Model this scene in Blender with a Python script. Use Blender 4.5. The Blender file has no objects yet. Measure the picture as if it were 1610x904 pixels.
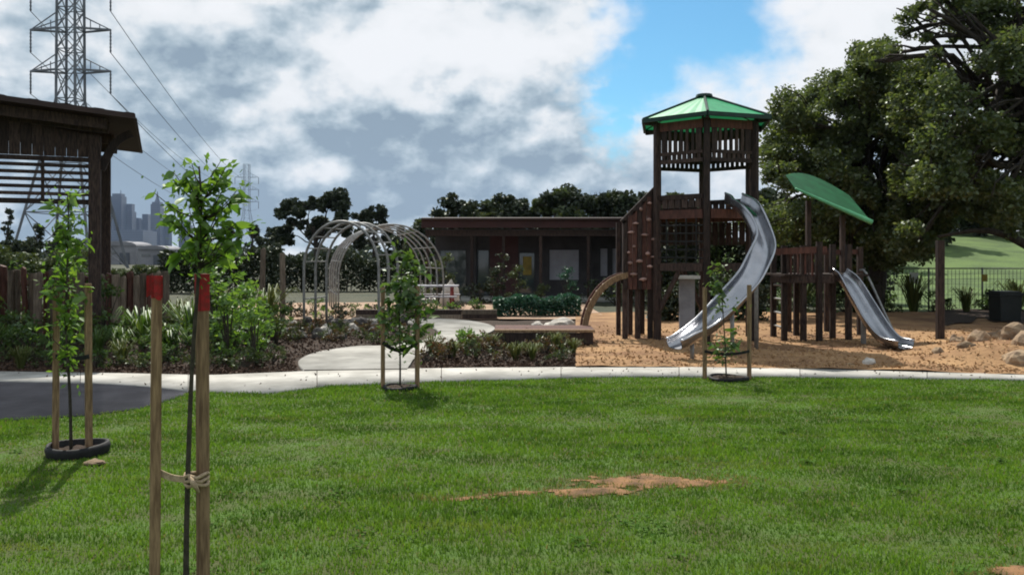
import bpy, bmesh, math, random
import numpy as np
from mathutils import Vector, Matrix, noise as mnoise

# ------------------------------------------------------------------ camera, sky, sun, exposure
scene = bpy.context.scene
COL = scene.collection
R = math.radians
FPX, EYE, HOR = 1300.0, 1.6, 405.0          # focal length in photo pixels, eye height, horizon row

cam_d = bpy.data.cameras.new('camera')
cam = bpy.data.objects.new('camera', cam_d)
COL.objects.link(cam)
cam.location = (0, 0, EYE)
cam.rotation_euler = (R(90), 0, 0)
cam_d.sensor_width = 36.0
cam_d.lens = 36.0 * FPX / 1610.0
cam_d.shift_y = -(452.0 - HOR) / 1610.0
cam_d.clip_start = 0.05
cam_d.clip_end = 9000
scene.camera = cam

SUN_DIR = Vector((-0.24, 0.82, 1.05)).normalized()      # towards the sun: behind the playground, to the left, high
sun_el = math.asin(SUN_DIR.z)
sun_az = math.atan2(SUN_DIR.x, SUN_DIR.y)
sd = bpy.data.lights.new('sun', 'SUN')
sd.energy = 5.0
sd.angle = R(0.6)
sd.color = (1.0, 0.95, 0.86)
so = bpy.data.objects.new('sun', sd)
so.rotation_euler = SUN_DIR.to_track_quat('Z', 'Y').to_euler()
so.location = (0, 0, 30)
COL.objects.link(so)

world = bpy.data.worlds.new('World')
scene.world = world
world.use_nodes = True


class NT:
    """small helper to write node trees"""
    def __init__(self, tree):
        self.t = tree
        for n in list(tree.nodes):
            tree.nodes.remove(n)

    def n(self, kind, **kw):
        nd = self.t.nodes.new(kind)
        ins = kw.pop('ins', {})
        for k, v in kw.items():
            setattr(nd, k, v)
        for k, v in ins.items():
            s = nd.inputs[k]
            if hasattr(v, 'is_output') or isinstance(v, bpy.types.NodeSocket):
                self.t.links.new(v, s)
            else:
                s.default_value = v
        return nd

    def math(self, op, a, b=None, c=None, clamp=False):
        nd = self.t.nodes.new('ShaderNodeMath')
        nd.operation = op
        nd.use_clamp = clamp
        for i, v in enumerate((a, b, c)):
            if v is None:
                continue
            if isinstance(v, bpy.types.NodeSocket):
                self.t.links.new(v, nd.inputs[i])
            else:
                nd.inputs[i].default_value = v
        return nd.outputs[0]

    def smooth(self, v, lo, hi, a=0.0, b=1.0):
        nd = self.t.nodes.new('ShaderNodeMapRange')
        nd.interpolation_type = 'SMOOTHSTEP'
        self.t.links.new(v, nd.inputs[0])
        for i, q in enumerate((lo, hi, a, b)):
            nd.inputs[i + 1].default_value = q
        return nd.outputs[0]

    def mix(self, f, a, b):
        nd = self.t.nodes.new('ShaderNodeMix')
        nd.data_type = 'RGBA'
        for i, v in ((0, f), (6, a), (7, b)):
            if isinstance(v, bpy.types.NodeSocket):
                self.t.links.new(v, nd.inputs[i])
            else:
                nd.inputs[i].default_value = v if i == 0 else (*v, 1) if len(v) == 3 else v
        return nd.outputs[2]

    def noise(self, vec, scale, detail=4, rough=0.55, dist=0.0, dims='3D'):
        nd = self.n('ShaderNodeTexNoise', noise_dimensions=dims)
        if vec is not None:
            self.t.links.new(vec, nd.inputs['Vector'])
        nd.inputs['Scale'].default_value = scale
        nd.inputs['Detail'].default_value = detail
        nd.inputs['Roughness'].default_value = rough
        nd.inputs['Distortion'].default_value = dist
        return nd.outputs['Fac']


def px_dir(px, py):
    return Vector(((px - 805) / FPX, 1.0, (HOR - py) / FPX)).normalized()


def build_sky():
    w = NT(world.node_tree)
    t = world.node_tree
    tc = w.n('ShaderNodeTexCoord')
    nrm = w.n('ShaderNodeVectorMath', operation='NORMALIZE', ins={0: tc.outputs['Generated']}).outputs[0]
    sep = w.n('ShaderNodeSeparateXYZ', ins={0: nrm})
    x, y, z = sep.outputs
    zz = w.math('ADD', w.math('MAXIMUM', z, 0.0), 0.16)
    u = w.math('DIVIDE', x, zz)
    v = w.math('DIVIDE', y, zz)
    plane = w.n('ShaderNodeCombineXYZ', ins={0: u, 1: v, 2: 0.0}).outputs[0]
    plane = w.n('ShaderNodeVectorMath', operation='ADD', ins={0: plane, 1: (SKY_OFF[0], SKY_OFF[1], 3.7)}).outputs[0]
    # direction-space coordinates keep cloud bodies upright near the horizon
    dirv = w.n('ShaderNodeVectorMath', operation='MULTIPLY', ins={0: nrm, 1: (1.0, 1.0, 1.45)}).outputs[0]
    dirv = w.n('ShaderNodeVectorMath', operation='ADD', ins={0: dirv, 1: (2.3, 0.4, 7.1)}).outputs[0]
    n_big = w.noise(plane, 0.75, 3, 0.5, 0.3)
    n_mid = w.noise(dirv, 7.5, 5, 0.48, 0.1)
    n_fine = w.noise(dirv, 20.0, 6, 0.55, 0.1)
    # the same field looked up a little towards the sun: lit tops, grey undersides
    sun2 = w.n('ShaderNodeVectorMath', operation='ADD', ins={0: dirv, 1: (-0.014, 0.0, 0.055)}).outputs[0]
    n_mid2 = w.noise(sun2, 7.5, 5, 0.48, 0.1)
    lit = w.math('SUBTRACT', n_mid, n_mid2)
    sun3 = w.n('ShaderNodeVectorMath', operation='ADD', ins={0: dirv, 1: (-0.005, 0.0, 0.02)}).outputs[0]
    n_fine2 = w.noise(sun3, 20.0, 6, 0.55, 0.1)
    lit2 = w.math('SUBTRACT', n_fine, n_fine2)

    def blob(px, py, r0, r1, sx=1.0, sz=1.0):
        c = px_dir(px, py)
        d = w.n('ShaderNodeVectorMath', operation='SUBTRACT', ins={0: nrm, 1: tuple(c)}).outputs[0]
        d = w.n('ShaderNodeVectorMath', operation='MULTIPLY', ins={0: d, 1: (sx, 1.0, sz)}).outputs[0]
        ln = w.n('ShaderNodeVectorMath', operation='LENGTH', ins={0: d}).outputs['Value']
        wob = w.math('MULTIPLY', w.math('SUBTRACT', n_mid, 0.5), 0.20)
        wob = w.math('ADD', wob, w.math('MULTIPLY', w.math('SUBTRACT', n_fine, 0.5), 0.10))
        return w.smooth(w.math('ADD', ln, wob), r0, r1, 1.0, 0.0)

    gap = w.math('MAXIMUM', blob(1100, 10, 0.042, 0.115, 0.85, 0.9), blob(1030, 110, 0.020, 0.085, 1.0, 0.75))
    gap = w.math('MAXIMUM', gap, blob(985, 175, 0.010, 0.050, 1.2, 0.8))
    # broken cover elsewhere, thick towards the horizon
    n_gap = w.noise(plane, 0.55, 4, 0.5, 0.2)
    other = w.math('MULTIPLY', w.smooth(n_gap, 0.60, 0.70), w.smooth(z, 0.34, 0.5))
    gap = w.math('MAXIMUM', gap, other)
    cover = w.math('SUBTRACT', 1.0, gap, clamp=True)
    # cloud brightness
    def addm(b, v, k, c=0.0):
        return w.math('ADD', b, w.math('MULTIPLY', w.math('SUBTRACT', v, c), k))
    b = w.math('ADD', w.math('MULTIPLY', n_big, 0.40), 0.47)
    b = addm(b, n_mid, 0.46, 0.5)
    b = addm(b, n_fine, 0.17, 0.5)
    b = addm(b, lit, 1.25)
    b = addm(b, lit2, 0.55)
    b = addm(b, blob(720, 70, 0.03, 0.40, 0.7, 1.2), 0.19)
    b = addm(b, blob(1290, 130, 0.05, 0.26), 0.24)
    b = addm(b, blob(420, 265, 0.03, 0.38, 0.5, 2.4), -0.23)
    b = addm(b, blob(720, 265, 0.02, 0.24, 0.6, 2.4), -0.15)
    b = addm(b, blob(120, 60, 0.03, 0.34), -0.12)
    b = addm(b, w.smooth(z, 0.0, 0.07, 1.0, 0.0), 0.10)
    ramp = w.n('ShaderNodeValToRGB')
    t.links.new(b, ramp.inputs[0])
    cr = ramp.color_ramp
    cr.elements[0].position = 0.40
    cr.elements[0].color = (0.28, 0.37, 0.46, 1)
    cr.elements[1].position = 1.0
    cr.elements[1].color = (0.92, 0.94, 0.97, 1)
    for p, c in ((0.54, (0.43, 0.53, 0.61)), (0.66, (0.63, 0.71, 0.775)), (0.81, (0.86, 0.89, 0.92))):
        e = cr.elements.new(p)
        e.color = (*c, 1)
    cloud = w.n('ShaderNodeVectorMath', operation='SCALE', ins={0: ramp.outputs[0], 'Scale': 0.83 / SKY_STRENGTH}).outputs[0]
    sky = w.n('ShaderNodeTexSky', sky_type='NISHITA', sun_disc=False, sun_elevation=sun_el,
              sun_rotation=sun_az % (2 * math.pi), air_density=1.0, dust_density=0.3, ozone_density=2.0)
    blue = w.n('ShaderNodeMix', data_type='RGBA', blend_type='MULTIPLY', ins={0: 1.0, 6: sky.outputs[0], 7: SKY_TINT}).outputs[2]
    col = w.mix(cover, blue, cloud)
    bg = w.n('ShaderNodeBackground', ins={'Color': col, 'Strength': SKY_STRENGTH})
    out = w.n('ShaderNodeOutputWorld')
    t.links.new(bg.outputs[0], out.inputs['Surface'])


SKY_STRENGTH = 0.12
SKY_OFF = (4.2, 1.3)
SKY_TINT = (0.46, 0.80, 0.86, 1)
build_sky()

vs = scene.view_settings
vs.view_transform = 'Standard'
vs.look = 'None'
vs.exposure = 0.25
vs.gamma = 1.0
vs.use_curve_mapping = False
scene.cycles.use_denoising = True
scene.cycles.filter_width = 1.9
scene.cycles.max_bounces = 8
scene.cycles.diffuse_bounces = 3
scene.cycles.glossy_bounces = 3
scene.cycles.transmission_bounces = 4
scene.cycles.transparent_max_bounces = 8
scene.cycles.volume_bounces = 0
scene.cycles.caustics_reflective = False
scene.cycles.caustics_refractive = False
scene.cycles.sample_clamp_indirect = 6.0

# ------------------------------------------------------------------ helpers
rnd = random.Random(11)
nrg = np.random.default_rng(7)


def P(px, py, Y):
    return Vector(((px - 805) / FPX * Y, Y, EYE - (py - HOR) / FPX * Y))


def G(px, py):
    Y = EYE * FPX / (py - HOR)
    return Vector(((px - 805) / FPX * Y, Y, 0.0))


def tag(o, label=None, cat=None, group=None, kind=None):
    if label:
        o['label'] = label
    if cat:
        o['category'] = cat
    if group:
        o['group'] = group
    if kind:
        o['kind'] = kind
    return o


def thing(name, label, cat, loc=(0, 0, 0), group=None):
    o = bpy.data.objects.new(name, None)
    o.empty_display_size = 0.2
    o.location = loc
    COL.objects.link(o)
    return tag(o, label, cat, group)


def wloc(o):
    v = Vector((0, 0, 0))
    while o is not None:
        v += o.location
        o = o.parent
    return v


def link_mesh(name, me, mat, parent=None, loc=None):
    o = bpy.data.objects.new(name, me)
    if mat is not None and not me.materials:
        me.materials.append(mat)
    COL.objects.link(o)
    if parent is not None:
        o.parent = parent
    if loc is not None:
        o.location = loc
    return o


def np_mesh(name, V, F, mat, parent=None, origin=None, smooth=False):
    """V (n,3), F (m,k) arrays with equal k -> one object, given in world coordinates"""
    V = np.asarray(V, dtype=np.float64)
    F = np.asarray(F, dtype=np.int32)
    base = wloc(parent) if parent is not None else Vector((0, 0, 0))
    if origin is None:
        origin = base
    origin = Vector(origin)
    V = V - np.array(origin)
    me = bpy.data.meshes.new(name)
    k = F.shape[1]
    me.vertices.add(len(V))
    me.vertices.foreach_set('co', V.astype(np.float32).ravel())
    me.loops.add(F.size)
    me.loops.foreach_set('vertex_index', F.ravel())
    me.polygons.add(len(F))
    me.polygons.foreach_set('loop_start', np.arange(0, F.size, k, dtype=np.int32))
    me.polygons.foreach_set('loop_total', np.full(len(F), k, dtype=np.int32))
    if smooth:
        me.polygons.foreach_set('use_smooth', np.ones(len(F), dtype=bool))
    me.update(calc_edges=True)
    me.validate()
    return link_mesh(name, me, mat, parent, origin - base)


class MB:
    """collects shapes for ONE mesh, in world coordinates"""
    def __init__(self):
        self.v = []
        self.f = []

    def add(self, vs, fs):
        o = len(self.v)
        self.v += [tuple(p) for p in vs]
        self.f += [tuple(i + o for i in q) for q in fs]
        return self

    def box(self, c, size, rz=0.0, M=None):
        sx, sy, sz = (s / 2 for s in size)
        pts = [Vector((x, y, z)) for x in (-sx, sx) for y in (-sy, sy) for z in (-sz, sz)]
        m = M if M is not None else Matrix.Rotation(rz, 3, 'Z')
        c = Vector(c)
        return self.add([c + m @ p for p in pts],
                        [(0, 1, 3, 2), (4, 6, 7, 5), (0, 4, 5, 1), (2, 3, 7, 6), (0, 2, 6, 4), (1, 5, 7, 3)])

    def bar(self, a, b, w, h=None, up=Vector((0, 0, 1)), bev=0.0):
        """rectangular bar from a to b; w across, h along 'up'"""
        a, b = Vector(a), Vector(b)
        h = w if h is None else h
        d = (b - a)
        L = d.length
        d.normalize()
        s = d.cross(up)
        if s.length < 1e-4:
            s = d.cross(Vector((1, 0, 0)))
        s.normalize()
        u = s.cross(d).normalized()
        if bev <= 0:
            prof = [(-w / 2, -h / 2), (w / 2, -h / 2), (w / 2, h / 2), (-w / 2, h / 2)]
        else:
            e = bev
            prof = [(-w / 2 + e, -h / 2), (w / 2 - e, -h / 2), (w / 2, -h / 2 + e), (w / 2, h / 2 - e),
                    (w / 2 - e, h / 2), (-w / 2 + e, h / 2), (-w / 2, h / 2 - e), (-w / 2, -h / 2 + e)]
        n = len(prof)
        vs = [a + s * p + u * q for p, q in prof] + [b + s * p + u * q for p, q in prof]
        fs = [tuple(range(n - 1, -1, -1)), tuple(range(n, 2 * n))]
        fs += [(i, (i + 1) % n, n + (i + 1) % n, n + i) for i in range(n)]
        return self.add(vs, fs)

    def tube(self, pts, r, n=8, caps=True, closed=False):
        pts = [Vector(p) for p in pts]
        m = len(pts)
        rs = r if isinstance(r, (list, tuple)) else [r] * m
        ref = None
        vs = []
        for i, p in enumerate(pts):
            if closed:
                t = pts[(i + 1) % m] - pts[i - 1]
            else:
                t = pts[min(i + 1, m - 1)] - pts[max(i - 1, 0)]
            t.normalize()
            if ref is None:
                ref = Vector((1, 0, 0)) if abs(t.x) < 0.8 else Vector((0, 1, 0))
            s = (ref - t * ref.dot(t)).normalized()
            ref = s
            q = t.cross(s)
            for k in range(n):
                a = 2 * math.pi * k / n
                vs.append(p + (s * math.cos(a) + q * math.sin(a)) * rs[i])
        fs = []
        for i in range(m if closed else m - 1):
            j = (i + 1) % m
            for k in range(n):
                fs.append((i * n + k, i * n + (k + 1) % n, j * n + (k + 1) % n, j * n + k))
        if caps and not closed:
            fs.append(tuple(range(n - 1, -1, -1)))
            fs.append(tuple((m - 1) * n + k for k in range(n)))
        return self.add(vs, fs)

    def build(self, name, mat, parent=None, smooth=False, origin=None):
        base = wloc(parent) if parent is not None else Vector((0, 0, 0))
        o = Vector(origin) if origin is not None else base
        me = bpy.data.meshes.new(name)
        me.from_pydata([tuple(Vector(p) - o) for p in self.v], [], self.f)
        if smooth:
            me.polygons.foreach_set('use_smooth', [True] * len(me.polygons))
        me.update()
        bm = bmesh.new()
        bm.from_mesh(me)
        bmesh.ops.recalc_face_normals(bm, faces=bm.faces)
        bm.to_mesh(me)
        bm.free()
        return link_mesh(name, me, mat, parent, o - base)


def spline(pts, n):
    """Catmull-Rom through pts, n samples"""
    pts = [Vector(p) for p in pts]
    q = [pts[0] * 2 - pts[1]] + pts + [pts[-1] * 2 - pts[-2]]
    out = []
    m = len(pts) - 1
    for i in range(n):
        u = i / (n - 1) * m
        k = min(int(u), m - 1)
        t = u - k
        a, b, c, d = q[k], q[k + 1], q[k + 2], q[k + 3]
        out.append(0.5 * ((2 * b) + (c - a) * t + (2 * a - 5 * b + 4 * c - d) * t * t + (3 * b - a - 3 * c + d) * t ** 3))
    return out


# ------------------------------------------------------------------ materials
MATS = {}


def mat(name, col, rough=0.8, var=0.25, scale=6.0, col2=None, bump=0.0, bscale=None, metal=0.0, spec=0.3,
        stretch=None, detail=5, objvar=0.0, coat=0.0):
    """principled material whose colour drifts between col and col2 with noise; optional bump"""
    m = bpy.data.materials.new(name)
    m.use_nodes = True
    w = NT(m.node_tree)
    tc = w.n('ShaderNodeTexCoord')
    geo = w.n('ShaderNodeNewGeometry')
    vec = geo.outputs['Position']
    if stretch:
        vec = w.n('ShaderNodeVectorMath', operation='MULTIPLY', ins={0: vec, 1: stretch}).outputs[0]
    f = w.noise(vec, scale, detail, 0.6)
    if col2 is None:
        col2 = tuple(c * (1 - var) for c in col)
        col = tuple(min(1, c * (1 + var * 0.6)) for c in col)
    c = w.mix(w.smooth(f, 0.32, 0.68), col2, col)
    if objvar > 0:
        oi = w.n('ShaderNodeObjectInfo')
        k = w.math('ADD', w.math('MULTIPLY', oi.outputs['Random'], 2 * objvar), 1 - objvar)
        c = w.n('ShaderNodeVectorMath', operation='SCALE', ins={0: c, 'Scale': k}).outputs[0]
    p = w.n('ShaderNodeBsdfPrincipled', ins={'Base Color': c, 'Roughness': rough, 'Metallic': metal, 'Specular IOR Level': spec, 'Coat Weight': coat})
    if bump > 0:
        f2 = w.noise(vec, bscale or scale * 3, 6, 0.6)
        b = w.n('ShaderNodeBump', ins={'Strength': 1.0, 'Distance': bump, 'Height': f2})
        m.node_tree.links.new(b.outputs[0], p.inputs['Normal'])
    out = w.n('ShaderNodeOutputMaterial')
    m.node_tree.links.new(p.outputs[0], out.inputs['Surface'])
    MATS[name] = m
    return m


def leaf_mat(name, cols, trans=0.35, patch=0.0, pscale=1.0, patch_col=None, gloss=0.10, straw=None):
    """foliage: colour varies from leaf to leaf, light shines through"""
    m = bpy.data.materials.new(name)
    m.use_nodes = True
    w = NT(m.node_tree)
    geo = w.n('ShaderNodeNewGeometry')
    oi = w.n('ShaderNodeObjectInfo')
    r = w.math('FRACT', w.math('ADD', geo.outputs['Random Per Island'], oi.outputs['Random']))
    ramp = w.n('ShaderNodeValToRGB')
    m.node_tree.links.new(r, ramp.inputs[0])
    cr = ramp.color_ramp
    cr.elements[0].position = 0.0
    cr.elements[0].color = (*cols[0], 1)
    cr.elements[1].position = 1.0
    cr.elements[1].color = (*cols[-1], 1)
    for i, c in enumerate(cols[1:-1]):
        e = cr.elements.new((i + 1) / (len(cols) - 1))
        e.color = (*c, 1)
    c = ramp.outputs[0]
    if patch > 0:
        pv_ = w.n('ShaderNodeVectorMath', operation='MULTIPLY', ins={0: geo.outputs['Position'], 1: pscale}).outputs[0]
        f = w.noise(pv_, 1.6, 6, 0.65)
        c = w.mix(w.math('MULTIPLY', w.smooth(f, 0.40, 0.66), patch), c, patch_col)
        if straw:
            sv_ = w.n('ShaderNodeVectorMath', operation='ADD', ins={0: pv_, 1: (9.0, 4.0, 0.0)}).outputs[0]
            sv_ = w.n('ShaderNodeVectorMath', operation='MULTIPLY', ins={0: sv_, 1: (0.8, 2.2, 1.0)}).outputs[0]
            f3 = w.noise(sv_, 1.1, 7, 0.65)
            c = w.mix(w.math('MULTIPLY', w.smooth(f3, 0.55, 0.70), 0.75), c, straw)
    d = w.n('ShaderNodeBsdfDiffuse', ins={'Color': c})
    tr = w.n('ShaderNodeBsdfTranslucent', ins={'Color': w.n('ShaderNodeVectorMath', operation='MULTIPLY', ins={0: c, 1: (1.25, 1.2, 0.7)}).outputs[0]})
    mx = w.n('ShaderNodeMixShader', ins={0: trans, 1: d.outputs[0], 2: tr.outputs[0]})
    g = w.n('ShaderNodeBsdfGlossy', ins={'Color': (0.8, 0.85, 0.8, 1), 'Roughness': 0.45})
    gm = w.n('ShaderNodeMixShader', ins={0: gloss * 0.5, 1: mx.outputs[0], 2: g.outputs[0]})
    out = w.n('ShaderNodeOutputMaterial')
    m.node_tree.links.new(gm.outputs[0], out.inputs['Surface'])
    MATS[name] = m
    return m


M = {}
M['ground'] = mat('far_ground', (0.06, 0.085, 0.03), 0.95, scale=0.08, col2=(0.10, 0.095, 0.05))
M['soil'] = mat('lawn_soil', (0.065, 0.125, 0.018), 0.95, scale=3.0, col2=(0.065, 0.075, 0.022), bump=0.02, bscale=25)
M['dirt'] = mat('bare_dirt', (0.26, 0.138, 0.062), 0.95, scale=6.0, col2=(0.10, 0.06, 0.03), bump=0.012, bscale=30)
M['concrete'] = mat('concrete', (0.45, 0.435, 0.40), 0.9, scale=1.6, col2=(0.27, 0.26, 0.235), bump=0.002, bscale=90, objvar=0.07, detail=9)
M['asphalt'] = mat('asphalt', (0.052, 0.053, 0.066), 0.85, scale=2.2, col2=(0.028, 0.029, 0.038), detail=10, bump=0.004, bscale=120)
M['mulch'] = mat('bark_mulch', (0.060, 0.038, 0.025), 0.95, scale=14.0, col2=(0.025, 0.016, 0.011), bump=0.04, bscale=22)
M['chip'] = mat('bark_chip', (0.11, 0.065, 0.042), 0.95, scale=30.0, col2=(0.035, 0.022, 0.016))
M['sand'] = mat('softfall_sand', (0.40, 0.24, 0.115), 0.95, scale=0.8, col2=(0.19, 0.10, 0.05), detail=9, bump=0.03, bscale=16)
M['sandchip'] = mat('softfall_chip', (0.46, 0.30, 0.16), 0.95, scale=8.0, col2=(0.30, 0.18, 0.09))
M['palesand'] = mat('pale_sand', (0.42, 0.30, 0.21), 0.95, scale=0.9, col2=(0.29, 0.19, 0.13), bump=0.03, bscale=10)
M['hillgrass0'] = mat('hill_grass_plain', (0.075, 0.135, 0.028), 0.95, scale=0.5, col2=(0.045, 0.085, 0.018), bump=0.08, bscale=4)
def ground_mat():
    m = bpy.data.materials.new('ground_cover')
    m.use_nodes = True
    w = NT(m.node_tree)
    geo = w.n('ShaderNodeNewGeometry')
    sp = w.n('ShaderNodeSeparateXYZ', ins={0: geo.outputs['Position']})
    f = w.noise(geo.outputs['Position'], 0.6, 6, 0.6)
    grass = w.mix(w.smooth(f, 0.35, 0.65), (0.055, 0.095, 0.022), (0.095, 0.155, 0.034))
    dull = w.mix(w.smooth(f, 0.35, 0.65), (0.030, 0.038, 0.018), (0.060, 0.060, 0.032))
    c = w.mix(w.smooth(sp.outputs[0], 9.5, 13.0), dull, grass)
    p = w.n('ShaderNodeBsdfPrincipled', ins={'Base Color': c, 'Roughness': 0.95})
    b = w.n('ShaderNodeBump', ins={'Strength': 1.0, 'Distance': 0.08, 'Height': w.noise(geo.outputs['Position'], 4.0, 6, 0.6)})
    m.node_tree.links.new(b.outputs[0], p.inputs['Normal'])
    out = w.n('ShaderNodeOutputMaterial')
    m.node_tree.links.new(p.outputs[0], out.inputs['Surface'])
    return m


M['hillgrass'] = ground_mat()
M['wood_dark'] = mat('dark_stained_timber', (0.066, 0.042, 0.033), 0.75, scale=13, col2=(0.018, 0.011, 0.010), bump=0.004, bscale=30, stretch=(3, 3, 0.5), objvar=0.45)
M['wood_red'] = mat('red_brown_timber', (0.13, 0.055, 0.040), 0.75, scale=8, col2=(0.065, 0.028, 0.022), bump=0.004, bscale=30, stretch=(3, 3, 0.6), objvar=0.25)
M['wood_grey'] = mat('weathered_timber', (0.21, 0.165, 0.125), 0.9, scale=9, col2=(0.11, 0.085, 0.065), bump=0.005, bscale=30, stretch=(3, 3, 0.4), objvar=0.3)
M['stake'] = mat('hardwood_stake', (0.29, 0.195, 0.11), 0.85, scale=14, col2=(0.13, 0.08, 0.045), bump=0.003, bscale=40, stretch=(5, 5, 0.5), objvar=0.15)
M['stake_red'] = mat('red_stake_paint', (0.34, 0.013, 0.015), 0.7, scale=45, col2=(0.17, 0.018, 0.014), bump=0.001, bscale=60)
M['hessian'] = mat('hessian_tie', (0.46, 0.36, 0.24), 0.95, scale=60, col2=(0.30, 0.22, 0.14), bump=0.003, bscale=150)
M['black'] = mat('black_rubber', (0.012, 0.012, 0.013), 0.7, scale=20, var=0.4)
M['strap'] = mat('black_strap', (0.015, 0.016, 0.016), 0.7, scale=30, var=0.3)
M['bark_young'] = mat('sapling_bark', (0.060, 0.052, 0.038), 0.9, scale=30, col2=(0.028, 0.025, 0.018), bump=0.003, bscale=80)
M['bark'] = mat('tree_bark', (0.055, 0.046, 0.038), 0.95, scale=5, col2=(0.022, 0.018, 0.015), bump=0.03, bscale=12, stretch=(2, 2, 0.6))
M['steel'] = mat('stainless_slide', (0.40, 0.405, 0.43), 0.27, scale=3.0, var=0.12, metal=1.0, bump=0.002, bscale=9)
M['galv'] = mat('galvanised_steel', (0.25, 0.25, 0.245), 0.55, scale=12, var=0.25, metal=0.35)
M['galv_dark'] = mat('pylon_steel', (0.16, 0.17, 0.19), 0.7, scale=0.6, var=0.25, metal=0.3)
M['cable'] = mat('cable', (0.05, 0.055, 0.06), 0.7, var=0.1)
M['roof_brown'] = mat('brown_roof_metal', (0.050, 0.030, 0.026), 0.65, scale=2.0, col2=(0.032, 0.019, 0.017))
M['fascia'] = mat('dark_red_fascia', (0.050, 0.019, 0.018), 0.7, scale=1.5, col2=(0.032, 0.014, 0.013))
M['wall_dark'] = mat('dark_cladding', (0.060, 0.056, 0.060), 0.85, scale=1.5, var=0.25)
M['wall_pink'] = mat('plum_render', (0.085, 0.042, 0.044), 0.85, scale=2.5, var=0.2)
M['frame'] = mat('window_frame', (0.035, 0.036, 0.040), 0.5, var=0.15)
M['panel_white'] = mat('pale_blind', (0.36, 0.36, 0.41), 0.8, scale=3, var=0.1)
M['panel_yellow'] = mat('yellow_board', (0.36, 0.26, 0.05), 0.7, scale=5, col2=(0.20, 0.15, 0.04))
M['green_roof_edge'] = mat('dark_green_flashing', (0.010, 0.035, 0.025), 0.5, var=0.2)
M['green_metal'] = mat('green_canopy_metal', (0.016, 0.125, 0.048), 0.55, scale=4, col2=(0.010, 0.08, 0.03))
M['green_edge'] = mat('green_canopy_edge', (0.13, 0.42, 0.22), 0.45, scale=4, var=0.12)
M['rock'] = mat('sandstone_rock', (0.34, 0.245, 0.155), 0.95, scale=4, col2=(0.16, 0.11, 0.075), bump=0.03, bscale=9, objvar=0.25)
M['rock_grey'] = mat('basalt_rock', (0.13, 0.12, 0.11), 0.95, scale=4, col2=(0.045, 0.04, 0.04), bump=0.03, bscale=9, objvar=0.3)
M['rock_white'] = mat('pale_limestone', (0.62, 0.58, 0.52), 0.95, scale=6, col2=(0.44, 0.40, 0.35), bump=0.02, bscale=12)
M['bin'] = mat('dark_bin_plastic', (0.016, 0.020, 0.020), 0.5, var=0.25, scale=5)
M['white'] = mat('white_paint', (0.72, 0.72, 0.70), 0.6, scale=6, var=0.08)
M['hold'] = mat('climbing_hold', (0.36, 0.23, 0.20), 0.7, scale=12, var=0.25, objvar=0.35)
M['red_play'] = mat('red_powder_coat', (0.24, 0.050, 0.045), 0.45, var=0.12)
M['grey_top'] = mat('grey_table_top', (0.30, 0.30, 0.33), 0.6, var=0.15)
M['shed'] = mat('pale_shed_cladding', (0.28, 0.28, 0.30), 0.8, scale=0.3, col2=(0.20, 0.20, 0.22))
M['shed_dark'] = mat('shed_roller_door', (0.10, 0.11, 0.13), 0.8, var=0.1)
M['mesh_wire'] = mat('fence_wire', (0.16, 0.165, 0.16), 0.6, var=0.1, metal=0.3)


def city_mat():
    m = bpy.data.materials.new('tower_facade')
    m.use_nodes = True
    w = NT(m.node_tree)
    geo = w.n('ShaderNodeNewGeometry')
    oi = w.n('ShaderNodeObjectInfo')
    sp = w.n('ShaderNodeSeparateXYZ', ins={0: geo.outputs['Position']})
    fl = w.math('FRACT', w.math('DIVIDE', sp.outputs[2], 7.0))
    band = w.smooth(fl, 0.35, 0.55)
    c = w.mix(oi.outputs['Random'], (0.035, 0.050, 0.085), (0.075, 0.095, 0.14))
    c = w.mix(w.math('MULTIPLY', band, 0.5), c, (0.025, 0.035, 0.06))
    p = w.n('ShaderNodeBsdfPrincipled', ins={'Base Color': c, 'Roughness': 0.35})
    out = w.n('ShaderNodeOutputMaterial')
    m.node_tree.links.new(p.outputs[0], out.inputs['Surface'])
    return m


M['city'] = city_mat()


def poly_mat(name, col, trans=0.5):
    """translucent roof sheet"""
    m = bpy.data.materials.new(name)
    m.use_nodes = True
    w = NT(m.node_tree)
    geo = w.n('ShaderNodeNewGeometry')
    f = w.noise(geo.outputs['Position'], 5.0, 5, 0.6)
    c = w.mix(w.smooth(f, 0.3, 0.7), tuple(k * 0.8 for k in col), col)
    p = w.n('ShaderNodeBsdfPrincipled', ins={'Base Color': c, 'Roughness': 0.4})
    tr = w.n('ShaderNodeBsdfTranslucent', ins={'Color': c})
    mx = w.n('ShaderNodeMixShader', ins={0: trans, 1: p.outputs[0], 2: tr.outputs[0]})
    out = w.n('ShaderNodeOutputMaterial')
    m.node_tree.links.new(mx.outputs[0], out.inputs['Surface'])
    return m


M['green_roof'] = poly_mat('green_roof_sheet', (0.030, 0.40, 0.155), 0.15)


def glass_mat():
    m = bpy.data.materials.new('window_glass')
    m.use_nodes = True
    w = NT(m.node_tree)
    geo = w.n('ShaderNodeNewGeometry')
    f = w.noise(geo.outputs['Position'], 0.7, 3, 0.5)
    c = w.mix(f, (0.03, 0.04, 0.045), (0.06, 0.075, 0.08))
    p = w.n('ShaderNodeBsdfPrincipled', ins={'Base Color': c, 'Roughness': 0.06, 'Specular IOR Level': 0.8})
    out = w.n('ShaderNodeOutputMaterial')
    m.node_tree.links.new(p.outputs[0], out.inputs['Surface'])
    return m


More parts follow.
